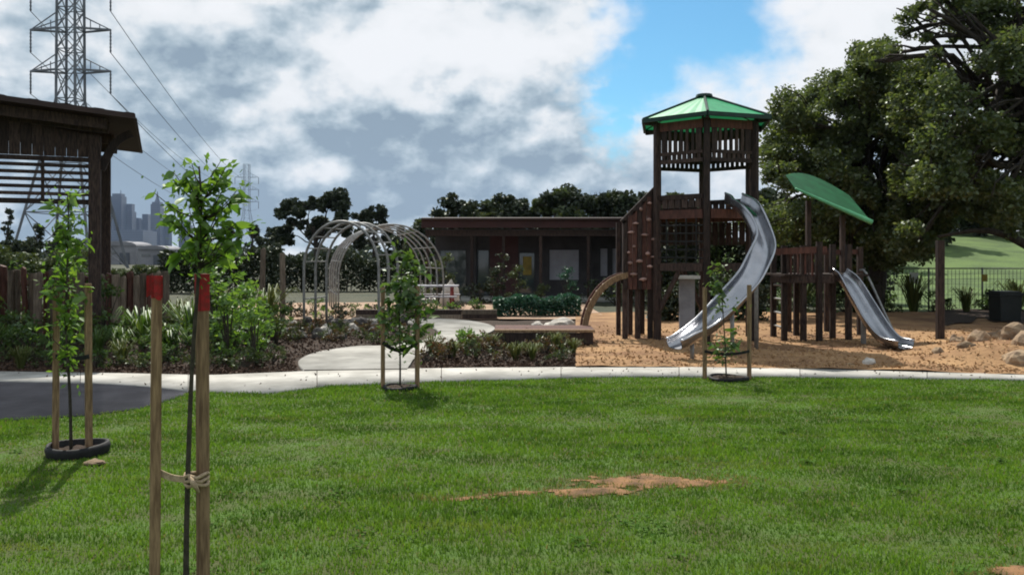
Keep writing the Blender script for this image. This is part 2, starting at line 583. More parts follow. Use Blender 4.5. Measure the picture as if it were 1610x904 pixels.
M['glass'] = glass_mat()
M['grass'] = leaf_mat('grass_blades', [(0.082, 0.180, 0.016), (0.115, 0.235, 0.024), (0.165, 0.275, 0.040), (0.094, 0.205, 0.018), (0.14, 0.225, 0.04)], 0.42,
                      patch=0.85, pscale=(0.55, 1.5, 1.0), patch_col=(0.040, 0.098, 0.014), gloss=0.02, straw=(0.20, 0.245, 0.055))
M['grass_dry'] = leaf_mat('dry_grass_blades', [(0.23, 0.19, 0.08), (0.18, 0.19, 0.06), (0.29, 0.22, 0.11), (0.13, 0.17, 0.04)], 0.3, gloss=0.02)
M['leaf_lime'] = leaf_mat('lime_leaves', [(0.10, 0.21, 0.025), (0.16, 0.27, 0.04), (0.07, 0.16, 0.025), (0.13, 0.24, 0.05)], 0.5)
M['leaf_mid'] = leaf_mat('mid_green_leaves', [(0.05, 0.11, 0.02), (0.09, 0.16, 0.03), (0.035, 0.085, 0.018), (0.12, 0.17, 0.04)], 0.4)
M['leaf_olive'] = leaf_mat('olive_leaves', [(0.045, 0.070, 0.020), (0.075, 0.10, 0.028), (0.030, 0.048, 0.016), (0.10, 0.115, 0.045)], 0.30)
M['leaf_gum'] = leaf_mat('gum_leaves', [(0.055, 0.088, 0.024), (0.090, 0.130, 0.034), (0.036, 0.060, 0.018), (0.135, 0.165, 0.075), (0.070, 0.095, 0.034), (0.11, 0.155, 0.04)], 0.5)
M['leaf_dark'] = leaf_mat('dark_leaves', [(0.018, 0.030, 0.012), (0.032, 0.046, 0.016), (0.014, 0.022, 0.010), (0.045, 0.055, 0.022)], 0.15)
M['leaf_teal'] = leaf_mat('blue_green_leaves', [(0.018, 0.075, 0.045), (0.028, 0.10, 0.06), (0.012, 0.055, 0.032)], 0.25)
M['leaf_red'] = leaf_mat('russet_leaves', [(0.10, 0.045, 0.028), (0.075, 0.075, 0.022), (0.13, 0.06, 0.04), (0.05, 0.055, 0.018)], 0.35)
M['leaf_clover'] = leaf_mat('clover_leaves', [(0.06, 0.13, 0.028), (0.10, 0.18, 0.04), (0.045, 0.10, 0.02)], 0.3, gloss=0.0)
M['leaf_straw'] = leaf_mat('straw_grass_blades', [(0.075, 0.10, 0.028), (0.11, 0.12, 0.042), (0.05, 0.08, 0.02)], 0.22, gloss=0.04)

# ------------------------------------------------------------------ foliage tools
def unit(n, rng):
    v = rng.normal(size=(n, 3))
    return v / np.linalg.norm(v, axis=1)[:, None]


def leaf_quads(C, L, W, rng, droop=0.0):
    """one bent diamond (4 points) per leaf"""
    n = len(C)
    d = unit(n, rng)
    d[:, 2] = d[:, 2] * 0.8 - droop
    d /= np.linalg.norm(d, axis=1)[:, None]
    s = np.cross(d, unit(n, rng))
    s /= np.linalg.norm(s, axis=1)[:, None] + 1e-9
    k = rng.uniform(0.65, 1.35, n)[:, None]
    L2, W2 = L * k / 2, W * k / 2
    V = np.stack([C - d * L2, C + s * W2, C + d * L2, C - s * W2], axis=1).reshape(-1, 3)
    F = np.arange(4 * n).reshape(n, 4)
    return V, F


def clump_points(clumps, per, rng, sub=7, flat=0.8):
    """points in uneven sub-clumps that sit on and in each clump's ellipsoid"""
    out = []
    for (x, y, z, r) in clumps:
        c0 = np.array((x, y, z))
        m = max(3, int(sub * rng.uniform(0.7, 1.3)))
        dirs = unit(m, rng)
        cen = c0 + dirs * r * rng.uniform(0.25, 0.85, m)[:, None] * np.array((1, 1, flat))
        rad = r * rng.uniform(0.22, 0.5, m)
        wts = rad ** 2
        wts /= wts.sum()
        n = max(6, int(per * r * r))
        idx = rng.choice(m, n, p=wts)
        q = unit(n, rng) * (rng.uniform(0, 1, n) ** 0.5)[:, None] * rad[idx][:, None] * np.array((1.1, 1.1, flat))
        out.append(cen[idx] + q)
    return np.concatenate(out)


def limb(mb, a, b, r0, r1, rg, bend=0.12, n=7, sides=6):
    a, b = Vector(a), Vector(b)
    L = (b - a).length
    p1 = a.lerp(b, 0.35) + Vector((rg.uniform(-1, 1), rg.uniform(-1, 1), rg.uniform(-.2, .8))) * L * bend
    p2 = a.lerp(b, 0.7) + Vector((rg.uniform(-1, 1), rg.uniform(-1, 1), rg.uniform(-.2, .8))) * L * bend
    pts = spline([a, p1, p2, b], n)
    mb.tube(pts, [r0 + (r1 - r0) * i / (n - 1) for i in range(n)], sides)
    return pts


def tree(name, label, base, trunk, r0, clumps, per, leaf, lmat, seed, group=None, cat='tree', flat=0.8, limbs=True, forks=None, droop=0.1, sub=7):
    rg = random.Random(seed)
    rng = np.random.default_rng(seed)
    t = thing(name, label, cat, base, group)
    mb = MB()
    n = 12
    tp = spline([Vector(p) for p in trunk], n)
    rad = [r0 * (1.25 if i == 0 else 1.0) * (1 - 0.62 * i / (n - 1)) for i in range(n)]
    mb.tube(tp, rad, 9)
    if limbs:
        for (x, y, z, r) in clumps:
            k = rg.randint(n // 2, n - 1)
            b = Vector((x, y, z))
            pts = limb(mb, tp[k], b, rad[k] * 0.36, max(0.012, r0 * 0.09), rg)
            for _ in range(3):
                q = b + Vector((rg.uniform(-1, 1), rg.uniform(-1, 1), rg.uniform(-.5, 1))) * r * 0.8
                limb(mb, pts[rg.randint(3, 6)], q, max(0.012, r0 * 0.10), 0.006 + r0 * 0.02, rg, n=4, sides=4)
    for f in (forks or []):
        pts = spline([Vector(p) for p in f[0]], 9)
        mb.tube(pts, [f[1] + (f[2] - f[1]) * i / 8 for i in range(9)], 7)
    mb.build('trunk', M['bark'], t, smooth=True)
    C = clump_points(clumps, per, rng, sub, flat)
    V, F = leaf_quads(C, leaf, leaf * 0.55, rng, droop)
    np_mesh('crown', V, F, M[lmat], t)
    return t


# ------------------------------------------------------------------ ground, paths, beds
def noise2(x, y, s, seed=0.0):
    return mnoise.fractal(Vector((x * s + seed, y * s - seed, seed * 1.7)), 1.0, 2.0, 4)


def vnoise(x, y, s, seed=0, octaves=4):
    """fractal value noise on arrays, about -1..1"""
    x = np.asarray(x, dtype=np.float64) * s + 37.1 * seed
    y = np.asarray(y, dtype=np.float64) * s - 21.7 * seed
    out = np.zeros_like(x)
    amp = 1.0
    def h(i, j):
        q = np.sin(i * 127.1 + j * 311.7 + seed * 17.3) * 43758.5453
        return (q - np.floor(q)) * 2 - 1
    for _ in range(octaves):
        i, j = np.floor(x), np.floor(y)
        u, v = x - i, y - j
        u, v = u * u * (3 - 2 * u), v * v * (3 - 2 * v)
        out += amp * ((h(i, j) * (1 - u) + h(i + 1, j) * u) * (1 - v) + (h(i, j + 1) * (1 - u) + h(i + 1, j + 1) * u) * v)
        x, y, amp = x * 2 + 5.2, y * 2 + 1.3, amp * .5
    return out * .8


def interp_px(tab, px):
    return float(np.interp(px, [p[0] for p in tab], [p[1] for p in tab]))


PATH_FRONT = [(-400, 596), (0, 601), (150, 604), (230, 609), (300, 617), (420, 620), (520, 608), (640, 603), (800, 598), (920, 594), (1100, 593), (1300, 594), (1610, 599), (2050, 604)]
PATH_BACK = [(-400, 578), (0, 586), (200, 589), (330, 592), (470, 586), (600, 582), (760, 580), (920, 579), (1080, 579), (1300, 582), (1610, 591), (2050, 596)]
LAWN_EDGE = [(-500, 684), (0, 661), (150, 651), (228, 640), (300, 617), (420, 620), (520, 608), (640, 603), (800, 598), (920, 594), (1100, 593), (1300, 594), (1610, 599), (2050, 604)]
_le = sorted([tuple(G(*p)[:2]) for p in LAWN_EDGE])


def lawn_y(x):
    return np.interp(x, [p[0] for p in _le], [p[1] for p in _le])


def grid_mesh(name, rows, m, closed_front=0.0, smooth=True):
    """rows: list of equal-length lists of Vectors"""
    nr, nc = len(rows), len(rows[0])
    V = [tuple(p) for r in rows for p in r]
    F = [(i * nc + j, i * nc + j + 1, (i + 1) * nc + j + 1, (i + 1) * nc + j) for i in range(nr - 1) for j in range(nc - 1)]
    if closed_front > 0:      # a small vertical edge along the first and last row
        for row, base in ((0, 0), (nr - 1, (nr - 1) * nc)):
            o = len(V)
            V += [(V[base + j][0], V[base + j][1], V[base + j][2] - closed_front) for j in range(nc)]
            F += [(base + j, o + j, o + j + 1, base + j + 1) for j in range(nc - 1)]
    o = np_mesh(name, V, F, m, smooth=smooth)
    return o


# far ground: one sheet to the horizon, with a grassy rise beyond the fence on the right
def hill_h(x, y):
    a = max(0.0, min(1.0, (y - 30.0) / 34.0))
    b = max(0.0, min(1.0, (x - 9.0 - 0.10 * (y - 30)) / 16.0))
    a = a * a * (3 - 2 * a)
    b = b * b * (3 - 2 * b)
    return 3.6 * a * b


mb = MB()
gx = [-2900, -1500, -700, -300, -150, -80, -40] + [i * 1.0 for i in range(-20, 70, 2)] + [80, 100, 150, 300, 700, 1500, 2900]
gy = [-60, -20, 0, 10, 20, 26] + [28 + i * 2.0 for i in range(0, 26)] + [90, 120, 160, 250, 400, 800, 1600, 2600, 3900]
np_mesh('ground', [(x, y, -0.03 + (hill_h(x, y) if y < 400 and x < 300 else (hill_h(300, 400) if x > 0 else 0)) ) for y in gy for x in gx],
        [(j * len(gx) + i, j * len(gx) + i + 1, (j + 1) * len(gx) + i + 1, (j + 1) * len(gx) + i) for j in range(len(gy) - 1) for i in range(len(gx) - 1)],
        M['hillgrass'], smooth=True)['kind'] = 'structure'

# lawn
xs = np.linspace(-16, 16, 130)
rows = []
for t in np.linspace(0, 1, 70):
    row = []
    for x in xs:
        ye = float(lawn_y(x))
        y = -5 + (ye + 5) * t
        row.append(Vector((x, y, 0.012 * noise2(x, y, 0.9))))
    rows.append(row)
tag(grid_mesh('lawn', rows, M['soil']), kind='structure')

# concrete path along the lawn, asphalt at the left, branch path into the garden
pxs = np.linspace(-400, 2050, 900)
pf = [G(p, interp_px(PATH_FRONT, p)) for p in pxs]
pb = [G(p, interp_px(PATH_BACK, p)) for p in pxs]
base = tag(grid_mesh('concrete_path', [[p + Vector((0, 0, 0.008)) for p in pf[::6]], [p + Vector((0, 0, 0.008)) for p in pb[::6]]], M['mulch']), kind='structure')
cum = np.concatenate([[0], np.cumsum([((pf[i + 1] + pb[i + 1]) / 2 - (pf[i] + pb[i]) / 2).length for i in range(len(pxs) - 1)])])


def at_len(line, q):
    k = min(int(np.searchsorted(cum, q, side='right')) - 1, len(line) - 2)
    f = (q - cum[k]) / max(1e-6, cum[k + 1] - cum[k])
    return line[k].lerp(line[k + 1], f)


q = 0.0
while q < cum[-1] - 1.7:
    q1 = q + 1.65 - 0.009
    V, F = [], []
    m_ = 9
    for i in range(m_):
        u = q + (q1 - q) * i / (m_ - 1)
        a, b = at_len(pf, u), at_len(pb, u)
        for p in (a, a.lerp(b, .5), b):
            V.append((p.x, p.y, 0.026 if p is not a and p is not b else 0.022))
        V += [(a.x, a.y, -0.03), (b.x, b.y, -0.03)]
    for i in range(m_ - 1):
        c0, c1 = i * 5, (i + 1) * 5
        F += [(c0, c1, c1 + 1, c0 + 1), (c0 + 1, c1 + 1, c1 + 2, c0 + 2), (c0 + 3, c1 + 3, c1, c0), (c0 + 2, c1 + 2, c1 + 4, c0 + 4)]
    np_mesh('slab', V, F, M['concrete'], base, smooth=False)
    q += 1.65
apx = np.linspace(-400, 292, 50)
tag(grid_mesh('asphalt_path', [[G(p, interp_px(LAWN_EDGE, p) + 1.5) + Vector((0, 0, 0.008)) for p in apx],
                               [G(p, interp_px(PATH_FRONT, p) - 0.5) + Vector((0, 0, 0.010)) for p in apx]], M['asphalt'], 0.03), kind='structure')


def ribbon(name, left, right, z, m, n=60, edge=0.05):
    a = spline([G(*p) for p in left], n)
    b = spline([G(*p) for p in right], n)
    rows = [[Vector((p.x, p.y, z)) for p in a], [Vector((p.x, p.y, z)) for p in b]]
    return tag(grid_mesh(name, rows, m, edge), kind='structure')


ribbon('garden_path', [(478, 585), (470, 570), (500, 556), (560, 547), (620, 545), (672, 535), (690, 524), (672, 514), (610, 508), (540, 504)],
       [(640, 583), (646, 574), (652, 566), (668, 556), (706, 546), (752, 532), (778, 518), (752, 508), (700, 503), (620, 500)], 0.034, M['concrete'], 70)

# planted beds (bark mulch), play area (sandy softfall), pale sand plaza
def fan_bed(name, p0, p1, front, back, m, n=80, rowsn=34, amp=0.03, z0=0.0, extra=None):
    rows = []
    for t in np.linspace(0, 1, rowsn):
        row = []
        for p in np.linspace(p0, p1, n):
            yf = G(p, front(p)).y
            Y = yf + (back - yf) * t ** 1.25
            X = (p - 805) / FPX * Y
            z = z0 + amp * noise2(X, Y, 1.1, 3.3) + (extra(X, Y) if extra else 0)
            row.append(Vector((X, Y, z)))
        rows.append(row)
    return tag(grid_mesh(name, rows, m), kind='structure')


fan_bed('garden_bed', -400, 905, lambda p: interp_px(PATH_BACK, p) + 0.6, 21.0, M['mulch'], z0=-0.008, amp=0.03)


def mound(x, y):
    q = 0.30 * math.exp(-((x - 9.0) / 1.5) ** 2 - ((y - 13.6) / 0.95) ** 2)
    q += 0.20 * math.exp(-((x - 7.3) / 0.9) ** 2 - ((y - 12.6) / 0.5) ** 2)
    q += 0.22 * math.exp(-((x - 12) / 2.0) ** 2 - ((y - 15) / 1.2) ** 2)
    q -= 0.03 * math.exp(-((x - 2.55) / .5) ** 2 - ((y - 12.7) / .35) ** 2)
    q -= 0.03 * math.exp(-((x - 6.75) / .5) ** 2 - ((y - 13.8) / .4) ** 2)
    return q


fan_bed('playground_sand', 905, 2050, lambda p: interp_px(PATH_BACK, p) + 0.6, 24.0, M['sand'], n=110, rowsn=60, amp=0.035, z0=0.03, extra=mound)
rows = [[Vector((x, y, 0.02 + 0.03 * noise2(x, y, 0.7, 5))) for x in np.linspace(-9, 2.5, 50)] for y in np.linspace(21.2, 29, 30)]
tag(grid_mesh('sand_plaza', rows, M['palesand']), kind='structure')


fan_bed('tree_bed', 1480, 2050, lambda p: 509.0 + 5 * math.sin(p * .06) + 3 * math.sin(p * .17), 24.6, M['mulch'], n=60, rowsn=20, amp=0.03, z0=0.055)


# loose chips on the beds and on the softfall
def chips(name, n, fx, m, seed, L, label):
    rng = np.random.default_rng(seed)
    C = fx(n, rng)
    V, F = leaf_quads(C, L, L * 0.45, rng)
    o = np_mesh(name, V, F, m)
    tag(o, label, 'mulch', kind='stuff')


def bed_pts(n, rng):
    px = rng.uniform(-150, 905, n)
    yf = np.array([G(p, interp_px(PATH_BACK, p)).y for p in px]) + 0.08
    Y = yf + rng.uniform(0, 1, n) ** 1.6 * 6.5
    py = HOR + EYE * FPX / Y
    k = ~(((px > 466 + np.clip(566 - py, 0, 30) * 4.5) & (px < 662) & (py > 544)) | ((px > 600) & (px < 790) & (py > 498) & (py < 552) & ~((px > 700) & (py > 544))))
    px, Y = px[k], Y[k]
    return np.stack([(px - 805) / FPX * Y, Y, rng.uniform(0.0, 0.035, len(px))], 1)


def sand_pts(n, rng):
    px = rng.uniform(910, 1850, n)
    yf = np.array([G(p, interp_px(PATH_BACK, p)).y for p in px]) + 0.05
    Y = yf + rng.uniform(0, 1, n) ** 1.5 * 7
    X = (px - 805) / FPX * Y
    z = np.array([mound(a, b) for a, b in zip(X, Y)]) + np.array([0.035 * noise2(a, b, 1.1, 3.3) for a, b in zip(X, Y)])
    return np.stack([X, Y, z + .03 + rng.uniform(0.0, 0.018, n)], 1)


chips('bark_chips', 16000, bed_pts, M['chip'], 5, 0.07, 'loose dark bark chips covering the planted beds')
chips('wood_chips', 6000, sand_pts, M['sandchip'], 6, 0.06, 'loose tan wood chips over the playground sand')

def litter_pts(n, rng):
    px = rng.uniform(-150, 1850, n)
    f = rng.uniform(0, 1, n)
    py = np.array([interp_px(PATH_FRONT, p) * (1 - q) + interp_px(PATH_BACK, p) * q for p, q in zip(px, f)])
    Y = EYE * FPX / (py - HOR)
    return np.stack([(px - 805) / FPX * Y, Y, np.full(n, .032)], 1)


chips('leaf_litter', 170, litter_pts, M['chip'], 9, 0.04, 'scattered bark and dry leaves on the concrete path')

# bare dirt in the lawn
PATCHES = [((0.95, 5.86), (0.46, 0.15), 0.12), ((0.55, 5.62), (0.34, 0.09), 0.2), ((0.12, 5.62), (0.34, 0.055), 0.16), ((-0.28, 5.50), (0.26, 0.045), 0.15), ((2.66, 4.20), (0.26, 0.07), 0.1)]


def soil_mask(x, y):
    m = np.full_like(x, -5.0)
    for (cx, cy), (rx, ry), sk in PATCHES:
        dx, dy = x - cx, y - cy
        dy = dy - dx * sk
        m = np.maximum(m, 1.3 - np.sqrt((dx / rx) ** 2 + (dy / ry) ** 2))
    return m


def soil_field(x, y):
    """soil mask with a ragged edge"""
    return soil_mask(x, y) + 0.50 * vnoise(x, y * 1.8, 3.6, 2) + 0.34 * vnoise(x, y * 1.6, 13.0, 4)


for (x0, x1, y0, y1) in ((-0.9, 1.9, 5.2, 6.25), (0.9, 3.3, 3.95, 4.55)):
    st_ = .022
    nx, ny = int((x1 - x0) / st_), int((y1 - y0) / st_)
    GX, GY = np.meshgrid(x0 + np.arange(nx + 1) * st_, y0 + np.arange(ny + 1) * st_)
    val = soil_field(GX, GY)
    V = [(x0 + i * st_, y0 + j * st_, 0.012 * noise2(x0 + i * st_, y0 + j * st_, 0.9) + 0.006 + 0.010 * min(1, max(-1, val[j, i] - .35)) + 0.004 * noise2(x0 + i * st_, y0 + j * st_, 14.0)) for j in range(ny + 1) for i in range(nx + 1)]
    F = [(j * (nx + 1) + i, j * (nx + 1) + i + 1, (j + 1) * (nx + 1) + i + 1, (j + 1) * (nx + 1) + i) for j in range(ny) for i in range(nx)
         if val[j:j + 2, i:i + 2].mean() > .26]
    used = sorted({k for f in F for k in f})
    mp = {k: q for q, k in enumerate(used)}
    o = np_mesh('bare_dirt', [V[k] for k in used], [tuple(mp[k] for k in f) for f in F], M['dirt'], smooth=True)
    tag(o, kind='structure')


# grass: blades over the lawn in view and a little beyond
def build_grass():
    rng = np.random.default_rng(3)
    n = 420000
    Y = 2.6 + (12.3 - 2.6) * rng.uniform(0, 1, n) ** 0.95
    X = rng.uniform(-1, 1, n) * (0.70 * Y + 1.0)
    keep = Y < lawn_y(X) - 0.02 + rng.uniform(0, 0.07, n) + 0.05 * vnoise(X, X * 0, 4.0, 6)
    sm = soil_field(X, Y) + rng.normal(0, 0.16, n)
    keep &= (sm < 0.36) | (rng.uniform(0, 1, n) < 0.22)
    X, Y = X[keep], Y[keep]
    n = len(X)
    f = vnoise(X * 0.55, Y * 1.6, 1.0, 1)
    g = vnoise(X, Y, 3.5, 8)
    h = (0.027 + 0.010 * np.clip(f, -1, 1)) * rng.uniform(0.6, 1.45, n) * (1 + 0.25 * np.clip(g, -1, 1))
    wdt = 0.0045 * (0.75 + Y / 7.0) * rng.uniform(0.7, 1.3, n)
    a = rng.uniform(0, 2 * math.pi, n)
    b = rng.uniform(0, 2 * math.pi, n)
    lean = rng.uniform(0.1, 0.75, n) * h
    B = np.stack([X, Y, np.full(n, -0.004)], 1)
    s = np.stack([np.cos(a), np.sin(a), np.zeros(n)], 1) * wdt[:, None]
    l1 = np.stack([np.cos(b) * lean * .35, np.sin(b) * lean * .35, h * 0.6], 1)
    l2 = np.stack([np.cos(b) * lean, np.sin(b) * lean, h], 1)
    V = np.stack([B - s / 2, B + s / 2, B + l1 + s * .4, B + l2, B + l1 - s * .4], 1).reshape(-1, 3)
    i0 = (np.arange(n) * 5)[:, None]
    F = np.concatenate([i0 + np.array([[0, 1, 2]]), i0 + np.array([[0, 2, 4]]), i0 + np.array([[4, 2, 3]])], 1).reshape(-1, 3)
    smk = sm[keep]
    streak = vnoise(X * 0.35 + Y * 0.10, Y * 1.9, 0.8, 5) + rng.normal(0, .22, n)
    p_dry = np.clip((smk + 0.35) / 0.6, 0, .85) + np.clip((streak - .85) * .6, 0, .4) + .02
    dry = rng.uniform(0, 1, n) < p_dry
    V = V.reshape(n, 5, 3)
    f0 = np.array([[0, 1, 2], [0, 2, 4], [4, 2, 3]])
    for sel, nm, mm, lab in ((~dry, 'grass', 'grass', 'short mown green grass of the park lawn'), (dry, 'dry_grass', 'grass_dry', 'dry straw-coloured blades in the worn parts of the lawn')):
        k = int(sel.sum())
        FF = (np.arange(k) * 5)[:, None, None] + f0[None]
        o = np_mesh(nm, V[sel].reshape(-1, 3), FF.reshape(-1, 3), M[mm])
        tag(o, lab, 'grass', kind='stuff')


build_grass()


def clover():
    rng = np.random.default_rng(15)
    C = []
    for _ in range(120):
        y = 3.2 + 8.0 * rng.uniform() ** .9
        x = rng.uniform(-1, 1) * (.66 * y + .5)
        if y > float(lawn_y(x)) - .2 or float(soil_mask(np.array([x]), np.array([y]))[0]) > .1:
            continue
        k = int(rng.uniform(8, 34))
        r = rng.uniform(.04, .16)
        q = rng.normal(size=(k, 2)) * r * .6
        C.append(np.stack([x + q[:, 0], y + q[:, 1], rng.uniform(.012, .036, k)], 1))
    C = np.concatenate(C)
    n = len(C)
    a = rng.uniform(0, 6.28, n)
    d = np.stack([np.cos(a), np.sin(a), rng.uniform(-.4, .4, n)], 1) * .016
    e = np.stack([-np.sin(a), np.cos(a), rng.uniform(-.4, .4, n)], 1) * .011
    V = np.stack([C - d, C + e, C + d, C - e], 1).reshape(-1, 3)
    o = np_mesh('clover', V, np.arange(4 * n).reshape(n, 4), M['leaf_clover'])
    tag(o, 'scattered clover and broad-leaved weeds in the lawn', 'weeds', kind='stuff')


clover()

# ------------------------------------------------------------------ distance: skyline, pylons, sheds, far trees
CY = 2600.0
sky_towers = [
    (152, 166, 312, 'flat', 'leftmost skyline tower, right beside the dark pavilion post'),
    (166, 179, 336, 'step', 'lower skyline block between the leftmost tower and the tall flat one'),
    (178, 195, 305, 'flat', 'tall broad skyline tower with a flat top, left of centre'),
    (196, 211, 321, 'step', 'stepped skyline tower just right of the tall broad one'),
    (211, 222, 343, 'flat', 'short skyline block between stepped tower and spired tower'),
    (222, 236, 337, 'step', 'stepped skyline block just left of the spired tower'),
    (240, 255, 318, 'spire', 'slim skyline tower topped with a pointed spire'),
    (256, 268, 348, 'flat', 'low skyline block just right of the spired tower'),
    (186, 236, 362, 'flat', 'wide low skyline block in front of the tall towers'),
    (284, 300, 346, 'step', 'skyline block half hidden behind the red-tipped sapling'),
]
for i, (x0, x1, yt, kind, lab) in enumerate(sky_towers):
    Yc = CY + (-120 if i == 8 else (i * 37) % 190)
    a, b = P(x0, yt, Yc), P(x1, yt, Yc)
    w, h = b.x - a.x, a.z
    c = Vector(((a.x + b.x) / 2, Yc, 0))
    t = thing('skyline_tower', lab, 'skyscraper', c, 'city towers on the horizon')
    body = MB()
    if kind == 'step':
        body.box(c + Vector((0, 0, h * .43)), (w, w, h * .86))
        body.build('tower_body', M['city'], t)
        MB().box(c + Vector((w * .08, 0, h * .93)), (w * .66, w * .66, h * .14 - .2)).build('tower_crown', M['city'], t)
    else:
        body.box(c + Vector((0, 0, h * .48)), (w, w, h * .96))
        body.build('tower_body', M['city'], t)
        MB().box(c + Vector((0, 0, h * .98)), (w * .8, w * .8, h * .04 - .2)).build('tower_crown', M['city'], t)
        if kind == 'spire':
            MB().tube([c + Vector((0, 0, h)), c + Vector((0, 0, h + 12)), c + Vector((0, 0, h + 34))], [w * .3, w * .16, 0.8], 8).build('spire', M['city'], t)
        elif i in (2,):
            MB().tube([c + Vector((w * .2, 0, h)), c + Vector((w * .2, 0, h + 12))], [1.4, 0.8], 6).build('mast', M['city'], t)

# pale sheds below the skyline
for (x0, x1, yt, Ys, lab) in [(158, 214, 379, 190, 'pale grey shed left of the gap below the skyline'),
                              (217, 262, 386, 178, 'pale grey shed right of the gap below the skyline')]:
    a, b = P(x0, yt, Ys), P(x1, yt, Ys)
    w, h = b.x - a.x, a.z
    c = Vector(((a.x + b.x) / 2, Ys, 0))
    t = thing('industrial_shed', lab, 'shed', c, 'pale sheds below the city')
    MB().box(c + Vector((0, 4, h * .4)), (w, 8, h * .8)).build('wall', M['shed'], t)
    rf = MB()
    pts = [(math.cos(q) * w * .52, math.sin(q) * h * .2) for q in np.linspace(0, math.pi, 9)]
    vs = [c + Vector((p[0], yy, h * .8 + p[1])) for yy in (-.3, 8.3) for p in pts]
    rf.add(vs, [(k, k + 1, 9 + k + 1, 9 + k) for k in range(8)] + [tuple(range(8, -1, -1)), tuple(range(9, 18))])
    rf.build('roof', M['shed'], t)
    MB().box(c + Vector((w * .18, -.06, h * .25)), (w * .28, .1, h * .5)).build('roller_door', M['shed_dark'], t)
    MB().box(c + Vector((-w * .22, -.06, h * .5)), (w * .3, .1, h * .12)).build('window', M['glass'], t)


def pylon(c, s, label, bw=1.0):
    """lattice transmission tower; returns wire attachment points"""
    c = Vector(c)
    t = thing('transmission_pylon', label, 'pylon', c, 'power line pylons')
    Hh = 47 * s
    def half(z):
        zz = z / Hh
        return s * (4.2 * (1 - min(zz / .5, 1)) + 1.25 + 0.25 * (1 - zz))
    lv = [0, 8, 15, 20.5, 24.5, 28.6, 31.6, 34.6, 37.6, 40.6, 43.5, 47]
    lv = [z * s for z in lv]
    cor = [(-1, -1), (1, -1), (1, 1), (-1, 1)]
    for (a, b) in cor:
        m = MB()
        for z0, z1 in zip(lv, lv[1:]):
            m.bar(c + Vector((a * half(z0), b * half(z0), z0)), c + Vector((a * half(z1), b * half(z1), z1)), .30 * s * bw)
        m.build('leg', M['galv_dark'], t)
    m = MB()
    for z0, z1 in zip(lv, lv[1:]):
        for k in range(4):
            a, b = cor[k], cor[(k + 1) % 4]
            p = lambda q, z: c + Vector((q[0] * half(z), q[1] * half(z), z))
            m.bar(p(a, z0), p(b, z1), .11 * s * bw)
            m.bar(p(b, z0), p(a, z1), .11 * s * bw)
            m.bar(p(a, z1), p(b, z1), .13 * s * bw)
    m.build('lattice', M['galv_dark'], t)
    att = []
    for z in (28.6, 34.6, 40.6):
        z *= s
        hw = half(z)
        for sd_ in (-1, 1):
            m = MB()
            tip = c + Vector((sd_ * 5.8 * s, 0, z))
            for q in (-1, 1):
                m.bar(c + Vector((sd_ * hw, q * hw, z)), tip, .26 * s * bw)
                m.bar(c + Vector((sd_ * hw, q * hw, z + 2.2 * s)), tip, .12 * s * bw)
            for k in (.35, .65):
                m.bar(c + Vector((sd_ * (hw + (5.8 * s - hw) * k), 0, z)), c + Vector((sd_ * (hw + (5.8 * s - hw) * k), 0, z + 2.2 * s * (1 - k))), .1 * s)
            m.build('cross_arm', M['galv_dark'], t)
            ins = MB()
            bot = tip - Vector((0, 0, 3.3 * s))
            zs = np.linspace(0, 3.3 * s, 14)
            ins.tube([tip - Vector((0, 0, q)) for q in zs], [(.10 if k % 2 else .17) * s for k in range(14)], 6)
            ins.build('insulator', M['galv_dark'], t)
            att.append(bot)
    return att


PA = pylon(Vector((P(111, 405, 120).x, 120, 0)), 1.0, 'tall lattice power pylon rising behind the brown pavilion roof')
PB = pylon(Vector((P(388, 405, 520).x, 520, 0)), 1.28, 'faint distant power pylon above the sapling and the dark trees', 0.45)
order = ['lowest', 'lowest', 'middle', 'middle', 'top', 'top']
for k, (a, b) in enumerate(zip(PA, PB)):
    pts = []
    for i in range(25):
        u = i / 24
        p = a.lerp(b, u)
        p.z -= 4 * 7.0 * u * (1 - u)
        pts.append(p)
    o = MB().tube(pts, 0.055, 5).build('power_line', M['cable'], origin=a)
    tag(o, f"{order[k]} power cable on the {'left' if k % 2 == 0 else 'right'} arms of the near pylon", 'cable', 'cables between the two pylons')


def small_tree(px, ytop, Y, wpx, seed, label, group, lmat='leaf_dark', name='background_tree', shape='round', per=480, leaf=0.32, base_frac=0.35):
    rg = random.Random(seed)
    top = P(px, ytop, Y)
    h = top.z
    wm = wpx / FPX * Y
    bx, by = top.x, Y
    cl = []
    n = 7
    for k in range(n):
        u = k / (n - 1)
        z = h * (base_frac + (1 - base_frac) * (0.15 + 0.72 * u))
        spread = wm / 2 * (math.sin(math.pi * (0.25 + 0.62 * u)) if shape == 'round' else (1 - u * .85))
        cl.append((bx + rg.uniform(-1, 1) * spread * .75, by + rg.uniform(-1, 1) * spread * .75, z, max(0.35, wm * rg.uniform(.20, .33))))
    cl.append((bx, by, h - wm * .18, wm * .22))
    return tree(name, label, (bx, by, 0), [(bx, by, -.1), (bx + rg.uniform(-.2, .2), by, h * .4), (bx, by, h * .8)], 0.06 * wm + 0.05, cl,
                per * (0.3 / leaf) ** 2, leaf, lmat, seed, group)


# the big dark tree beside the arbour and its smaller neighbour
def px_clumps(lst, Y, dy=1.2, seed=1):
    rg = random.Random(seed)
    out = []
    for (px, py, r) in lst:
        y = Y + rg.uniform(-dy, dy)
        p = P(px, py, y)
        out.append((p.x, p.y, p.z, r / FPX * y))
    return out


